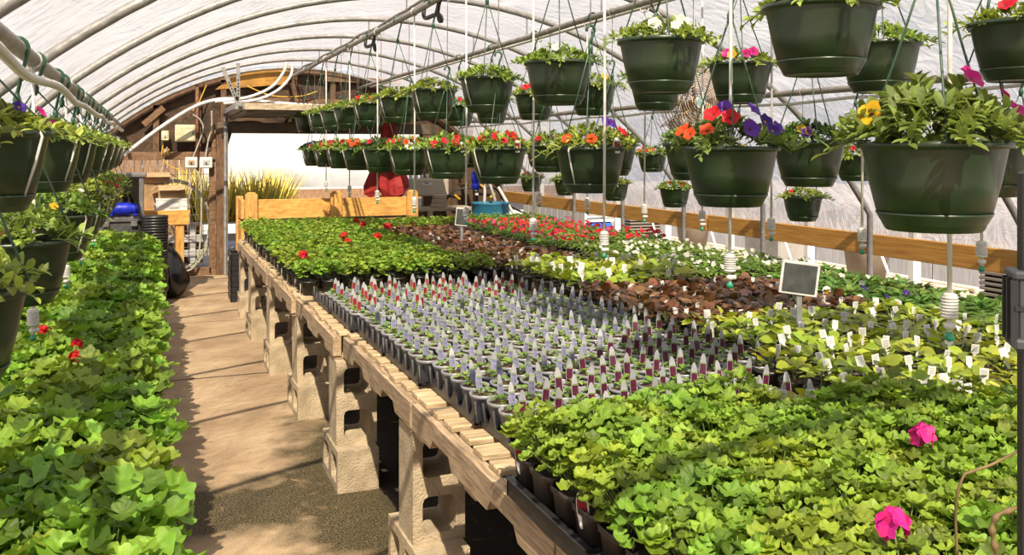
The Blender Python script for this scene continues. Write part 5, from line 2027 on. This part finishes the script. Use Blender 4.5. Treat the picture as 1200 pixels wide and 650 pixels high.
# ------------------------------------------------------------------ things at the back left
mbp = MB()
mbp.lathe([(.095, 0), (.10, .003), (.118, .165), (.128, .166), (.130, .19), (.124, .19), (.112, .16), (.094, .012), (.001, .012)], 'pot_black', seg=24, cap0=True)
me_np = mesh_of(mbp, 'nursery_pot')
n_st = 27
for k in range(n_st):
    o = link('nursery_pot', me_np, loc=(.015 + .003 * sin(k * 1.7), 10.0 + .003 * cos(k * 2.1), .0285 * k))
    o.rotation_euler = (0, 0, k * .7)
    pos = 'at the bottom' if k == 0 else ('at the top' if k == n_st - 1 else f'{nth(k + 1)} from the bottom')
    tag(o, f'black nursery pot in the tall nested stack, {pos}', 'nursery pot', 'nested stack of black nursery pots')

# trash bag
rng = random.Random(8)
mb = MB()
vs, fs = [], []
nu, nv = 26, 16
for j in range(nv + 1):
    t = j / nv
    z = .56 * t
    r = .19 * (sin(pi * min(1, t * 1.02) ** .62) ** .6 if 0 < t < 1 else .0) + .012
    for i in range(nu):
        th = 2 * pi * i / nu
        w = 1 + .07 * sin(5 * th + 6 * t) + .05 * sin(9 * th - 8 * t) + .04 * sin(3 * th + 11 * t)
        vs.append((r * w * cos(th), r * w * sin(th) * .9, max(z + .012 * sin(4 * th + 9 * t), .001)))
for j in range(nv):
    for i in range(nu):
        i2 = (i + 1) % nu
        fs.append((j * nu + i, j * nu + i2, (j + 1) * nu + i2, (j + 1) * nu + i))
mb.add(vs, fs, 'trash_bag', True)
tag(mb.build('trash_bag', loc=(.155, 10.55, .0)), 'shiny black trash bag on the floor behind the nursery pot stack', 'bag')

# orange work table with boxes
TY = 11.1
tx0, tz = on_y(168, 247, TY - .3); tx1, _ = on_y(223, 247, TY - .3)
root = thing('work_table', 'orange wooden work table behind the black nursery pots', 'table', (0, TY, 0))
mb = MB(); mb.box(((tx0 + tx1) / 2, 0, tz - .02), (tx1 - tx0, .6, .035), 'bin_wood', bev=.004); mb.build('tabletop', root)
mb = MB(); mb.box(((tx0 + tx1) / 2, -.285, tz - .1), (tx1 - tx0 - .02, .035, .13), 'bin_wood', bev=.004); mb.build('apron', root)
for x in (tx0 + .06, tx1 - .11):
    for y in (-.25, .25):
        mb = MB(); mb.box((x, y, (tz - .04) / 2), (.09, .07, tz - .04), 'bin_post_wood', bev=.004); mb.build('leg', root)
ZT = tz - .002


def carton(name, x, y, z, w, d, h, label, cat, open_=True, rz=0, m='cardboard', group=None):
    root = thing(name, label, cat, (x, y, z), rz, group)
    mb = MB()
    t = .006
    mb.box((0, 0, t / 2), (w, d, t), m)
    for cx, cy, sx, sy in ((0, -d / 2, w, t), (0, d / 2, w, t), (-w / 2, 0, t, d), (w / 2, 0, t, d)):
        mb.box((cx, cy, h / 2), (sx, sy, h), m)
    mb.build('body', root)
    if open_:
        for (a, wx, px, py, ax) in ((.7, w, 0, -d / 2, 'X'), (-.4, w, 0, d / 2, 'X')):
            s = -1 if py < 0 else 1
            mb = MB(); R3 = Matrix.Rotation(-s * .55 if s < 0 else -.9, 3, 'X')
            mb.box(Vector((0, py, h)) + R3 @ Vector((0, s * d * .2, 0)), (w, d * .4, .005), m, R3); mb.build('flap', root)
        for s in (-1, 1):
            mb = MB(); R3 = Matrix.Rotation(s * .5, 3, 'Y')
            mb.box(Vector((s * w / 2, 0, h)) + R3 @ Vector((s * w * .16, 0, 0)), (w * .32, d, .005), m, R3); mb.build('flap', root)
    else:
        mb = MB(); mb.box((0, 0, h + .004), (w + .012, d + .012, .02), m, bev=.003); mb.box((w * .1, -d / 2 - .009, h - .02), (w * .3, .003, .008), 'print_grey'); mb.build('lid', root)
    return root


def px(u, Y): return Y * ray(u)
xw = (px(184, 10.95) + px(216, 10.95)) / 2
carton('flat_box', xw, 10.98, ZT, .34, .3, .05, 'flat white box on the work table, lower of two', 'box', False, m='box_white', group='white boxes on the work table')
carton('flat_box', xw + .008, 10.97, ZT + .066, .32, .28, .05, 'flat white box on the work table, upper of two', 'box', False, m='box_white', group='white boxes on the work table')
carton('cardboard_box', xw + .012, 10.99, ZT + .132, .28, .24, .14, 'open brown cardboard box on the white boxes', 'box', True)
xq = px(181, 11.2)
carton('cardboard_box', xq - .02, 11.28, ZT, .22, .22, .27, 'brown cardboard box at the back of the work table, lower one', 'box', False, rz=.2)
carton('cardboard_box', xq + .0, 11.27, ZT + .29, .3, .22, .12, 'open cardboard box highest on the work table', 'box', True, rz=.12)
# tall grey tote and shelf at the left
GX0, GX1 = px(128, 10.3), px(167, 10.3)
gw = GX1 - GX0 + .12; gx = (GX0 + GX1) / 2 - .05


def tote(x, y, z, w, d, h, label, m='tote_dark'):
    root = thing('storage_tote', label, 'tote', (x, y, z), 0, 'dark grey totes behind the left bed')
    mb = MB(); mb.lathe([(.44, 0), (.46, .01), (.5, h - .02), (.5, h)], m, seg=28, square=9, cap0=True, cap1=True)
    mb.v = [(a * w, b * d, c) for a, b, c in mb.v]; mb.build('body', root)
    mb = MB(); mb.box((0, 0, h + .012), (w + .04, d + .04, .03), m, bev=.008)
    lid = mb.build('lid', root)
    for s in (-1, 1):
        mb = MB(); mb.box((s * w * .3, -d / 2 - .025, h - .02), (.06, .02, .05), 'galvanized_dull', bev=.004); mb.build('latch', lid)
    return root


tote(gx, 10.35, 0, gw, .5, .42, 'dark grey storage tote behind the left bed, lower of the pair')
tote(gx, 10.35, .448, gw, .5, .42, 'dark grey storage tote behind the left bed, upper of the pair')
root = thing('utility_cabinet', 'open grey plastic cabinet on top of the dark grey totes', 'cabinet', (gx, 10.4, .896))
H = .43
mb = MB(); mb.box((0, .2, H / 2), (gw, .02, H), 'tote_inner', bev=.004); mb.build('back_panel', root)
for s in (-1, 1):
    mb = MB(); mb.box((s * (gw / 2 - .02), 0, H / 2), (.045, .42, H), 'tote_grey', bev=.006); mb.build('side_panel', root)
mb = MB(); mb.box((0, 0, H + .015), (gw + .06, .46, .045), 'tote_grey', bev=.01); mb.build('top', root)
mb = MB(); mb.box((0, 0, .012), (gw - .05, .42, .024), 'tote_grey'); mb.build('bottom', root)
root = thing('blue_bottle', 'bright blue ribbed sprayer bottle lying in the open grey cabinet', 'bottle', (px(146, 10.2), 10.2, .995))
ax = Matrix.Rotation(pi / 2, 3, 'Y')
mb = MB(); mb.lathe([(.03, -.15), (.06, -.145), (.066, -.10), (.062, -.09), (.068, -.05), (.064, -.03), (.068, .02), (.06, .06), (.05, .075), (.055, .10), (.045, .13), (.02, .145)], 'bright_blue', seg=18, axis=ax, cap0=True, cap1=True); mb.build('body', root)
mb = MB(); mb.box((-.13, 0, -.05), (.04, .09, .05), 'bright_blue', bev=.008); mb.box((.10, 0, -.06), (.04, .09, .03), 'bright_blue', bev=.008); mb.build('foot', root)
root = thing('small_bottle', 'green bottle with a yellow cap standing in the open grey cabinet', 'bottle', (px(141.5, 10.44), 10.44, .92))
mb = MB(); mb.lathe([(.035, 0), (.04, .01), (.04, .17), (.03, .19)], 'pot_green', seg=14, cap0=True, cap1=True); mb.build('body', root)
mb = MB(); mb.lathe([(.032, .185), (.034, .19), (.03, .26), (.022, .27)], 'yellow_plastic', seg=14, cap0=True, cap1=True); mb.build('cap', root)
root = thing('small_bottle', 'small brown bottle standing in the open grey cabinet', 'bottle', (px(151.5, 10.46), 10.46, .92))
mb = MB(); mb.lathe([(.035, 0), (.04, .01), (.04, .15), (.016, .19), (.016, .22)], 'brown_glass', seg=14, cap0=True, cap1=True); mb.build('body', root)
mb = MB(); mb.lathe([(.02, .215), (.02, .24)], 'pot_black', seg=12, cap0=True, cap1=True); mb.build('cap', root)
# stack of dark trays on the floor at the bench end
me_st = mesh_of(grid_tray(3, 4, .10, .05, 'tray_black'), 'flat_tray')
for k in range(9):
    o = link('flat_tray', me_st, loc=(px(271, 10.2) - .02 + .004 * sin(k * 3), 9.98 + .004 * cos(k), .001 + .0565 * k))
    tag(o, f'dark flat tray stacked on the floor at the bench end, {nth(k + 1)} from the bottom', 'tray', 'stack of dark flat trays')
# small black pot near the conduit foot, red bits
mb = MB(); mb.lathe([(.05, 0), (.055, .02), (.05, .14), (.07, .17), (.06, .2)], 'pot_black', seg=16, cap0=True, cap1=True)
x, z = on_y(139, 170, 11.8)
root = thing('vent_fan', 'small dark round vent fan hung at the left end of the gable', 'fan', (x - .02, 11.9, z), 0)
axr = Matrix.Rotation(pi / 2, 3, 'X')
mb = MB(); mb.lathe([(.10, -.06), (.11, -.05), (.11, .05), (.10, .06), (.09, .05), (.09, -.05), (.10, -.06)], 'post_black', seg=20, axis=axr); mb.build('housing', root)
mb = MB()
for k in range(5):
    R3 = Matrix.Rotation(k * 2 * pi / 5, 3, 'Y')
    mb.box(R3 @ Vector((.048, 0, 0)), (.07, .012, .04), 'galvanized_dull', R3)
mb.lathe([(.02, -.03), (.02, .03)], 'galvanized_dull', seg=10, axis=axr, cap0=True, cap1=True); mb.build('blades', root)
mb = MB(); mb.box((0, .2, 0), (.04, .4, .04), 'frame_wood'); mb.build('bracket', root)

# ------------------------------------------------------------------ near right: dark post with clamp, dry vine
px_d = .86
a = math.atan((1203 - 600) / FPX)
Rr = px_d / cos(a)
PXx, PYy = Rr * sin(YAW + a), Rr * cos(YAW + a)
root = thing('steel_post', 'dark steel post with a ribbed black clamp at the near right edge', 'post', (PXx, PYy, 0))
mb = MB(); mb.box((0, 0, .80), (.013, .013, 1.56), 'post_black', Matrix.Rotation(-YAW, 3, 'Z'), .002); mb.lathe([(.04, 0), (.04, .012), (.02, .02)], 'post_black', seg=16, cap0=True, cap1=True); mb.build('upright', root)
mb = MB()
Rz = Matrix.Rotation(-YAW - .3, 3, 'Z')
zc = EYE - (363 - HORIZON) / FPX * px_d
mb.box((0, 0, zc), (.026, .040, .066), 'clamp_grey', Rz, .004)
mb.box((0, 0, zc + .034), (.030, .044, .008), 'clamp_grey', Rz, .002); mb.box((0, 0, zc - .03), (.030, .044, .012), 'clamp_grey', Rz, .003)
for i in range(3):
    mb.box(Rz @ Vector((-.014, -.018 + .018 * i, 0)) + Vector((0, 0, zc)), (.006, .004, .06), 'post_black', Rz)
mb.box((0, 0, zc + .004), (.028, .043, .004), 'post_black', Rz)
mb.build('clamp', root)


def vine_pts(lst, d):
    out = []
    for u, v in lst:
        a = math.atan((u - 600) / FPX); Rr = d / cos(a)
        out.append((Rr * sin(YAW + a), Rr * cos(YAW + a), EYE - (v - HORIZON) / FPX * d))
    return out


root_pts = smooth_path(vine_pts([(1198, 592), (1186, 597), (1170, 603), (1163, 615), (1164, 632), (1168, 652), (1172, 700)], 1.05), 6)
mb = MB(); mb.tube(root_pts, [.0032 + .0012 * sin(i) for i in range(len(root_pts))], 'vine', seg=6)
tag(mb.build('dry_vine'), 'dry curling vine stem beside the dark steel post', 'vine', 'dry vines beside the steel post')
p2 = smooth_path(vine_pts([(1200, 525), (1180, 535), (1160, 545), (1140, 552), (1128, 560), (1120, 600), (1125, 700)], 1.12), 6)
mb = MB(); mb.tube(p2, .0018, 'vine', seg=5)
tag(mb.build('dry_vine'), 'thin dry vine tendril crossing above the curling vine', 'vine', 'dry vines beside the steel post')

# ------------------------------------------------------------------ light, sky, camera
SUN_DIR = Vector((.25, .92, -1.0)).normalized()
sun = bpy.data.lights.new('sun', 'SUN')
sun.energy = 24.0
sun.angle = radians(.6)
sun.color = (1.0, .87, .68)
so = bpy.data.objects.new('sun', sun); COL.objects.link(so)
so.rotation_euler = SUN_DIR.to_track_quat('-Z', 'Y').to_euler()
so.location = (-4, -8, 9)

w = bpy.data.worlds.new('sky'); scene.world = w; w.use_nodes = True
bg = w.node_tree.nodes['Background']
bg.inputs['Color'].default_value = (.82, .87, 1.0, 1)
bg.inputs['Strength'].default_value = 0.85

cam = bpy.data.cameras.new('camera')
cam.sensor_width = 36; cam.lens = FPX / 1200 * 36
cam.shift_y = -(325 - HORIZON) / 1200
cam.clip_start = .05
co = bpy.data.objects.new('camera', cam); COL.objects.link(co)
co.location = (0, 0, EYE); co.rotation_euler = (pi / 2, 0, -YAW)
scene.camera = co

vs_ = scene.view_settings
vs_.view_transform = 'Standard'; vs_.look = 'None'; vs_.gamma = 1; vs_.use_curve_mapping = False
vs_.exposure = 0.1
cy = scene.cycles
cy.max_bounces = 8; cy.diffuse_bounces = 4; cy.glossy_bounces = 3; cy.transmission_bounces = 6; cy.transparent_max_bounces = 12
cy.sample_clamp_indirect = 6
cy.use_denoising = True
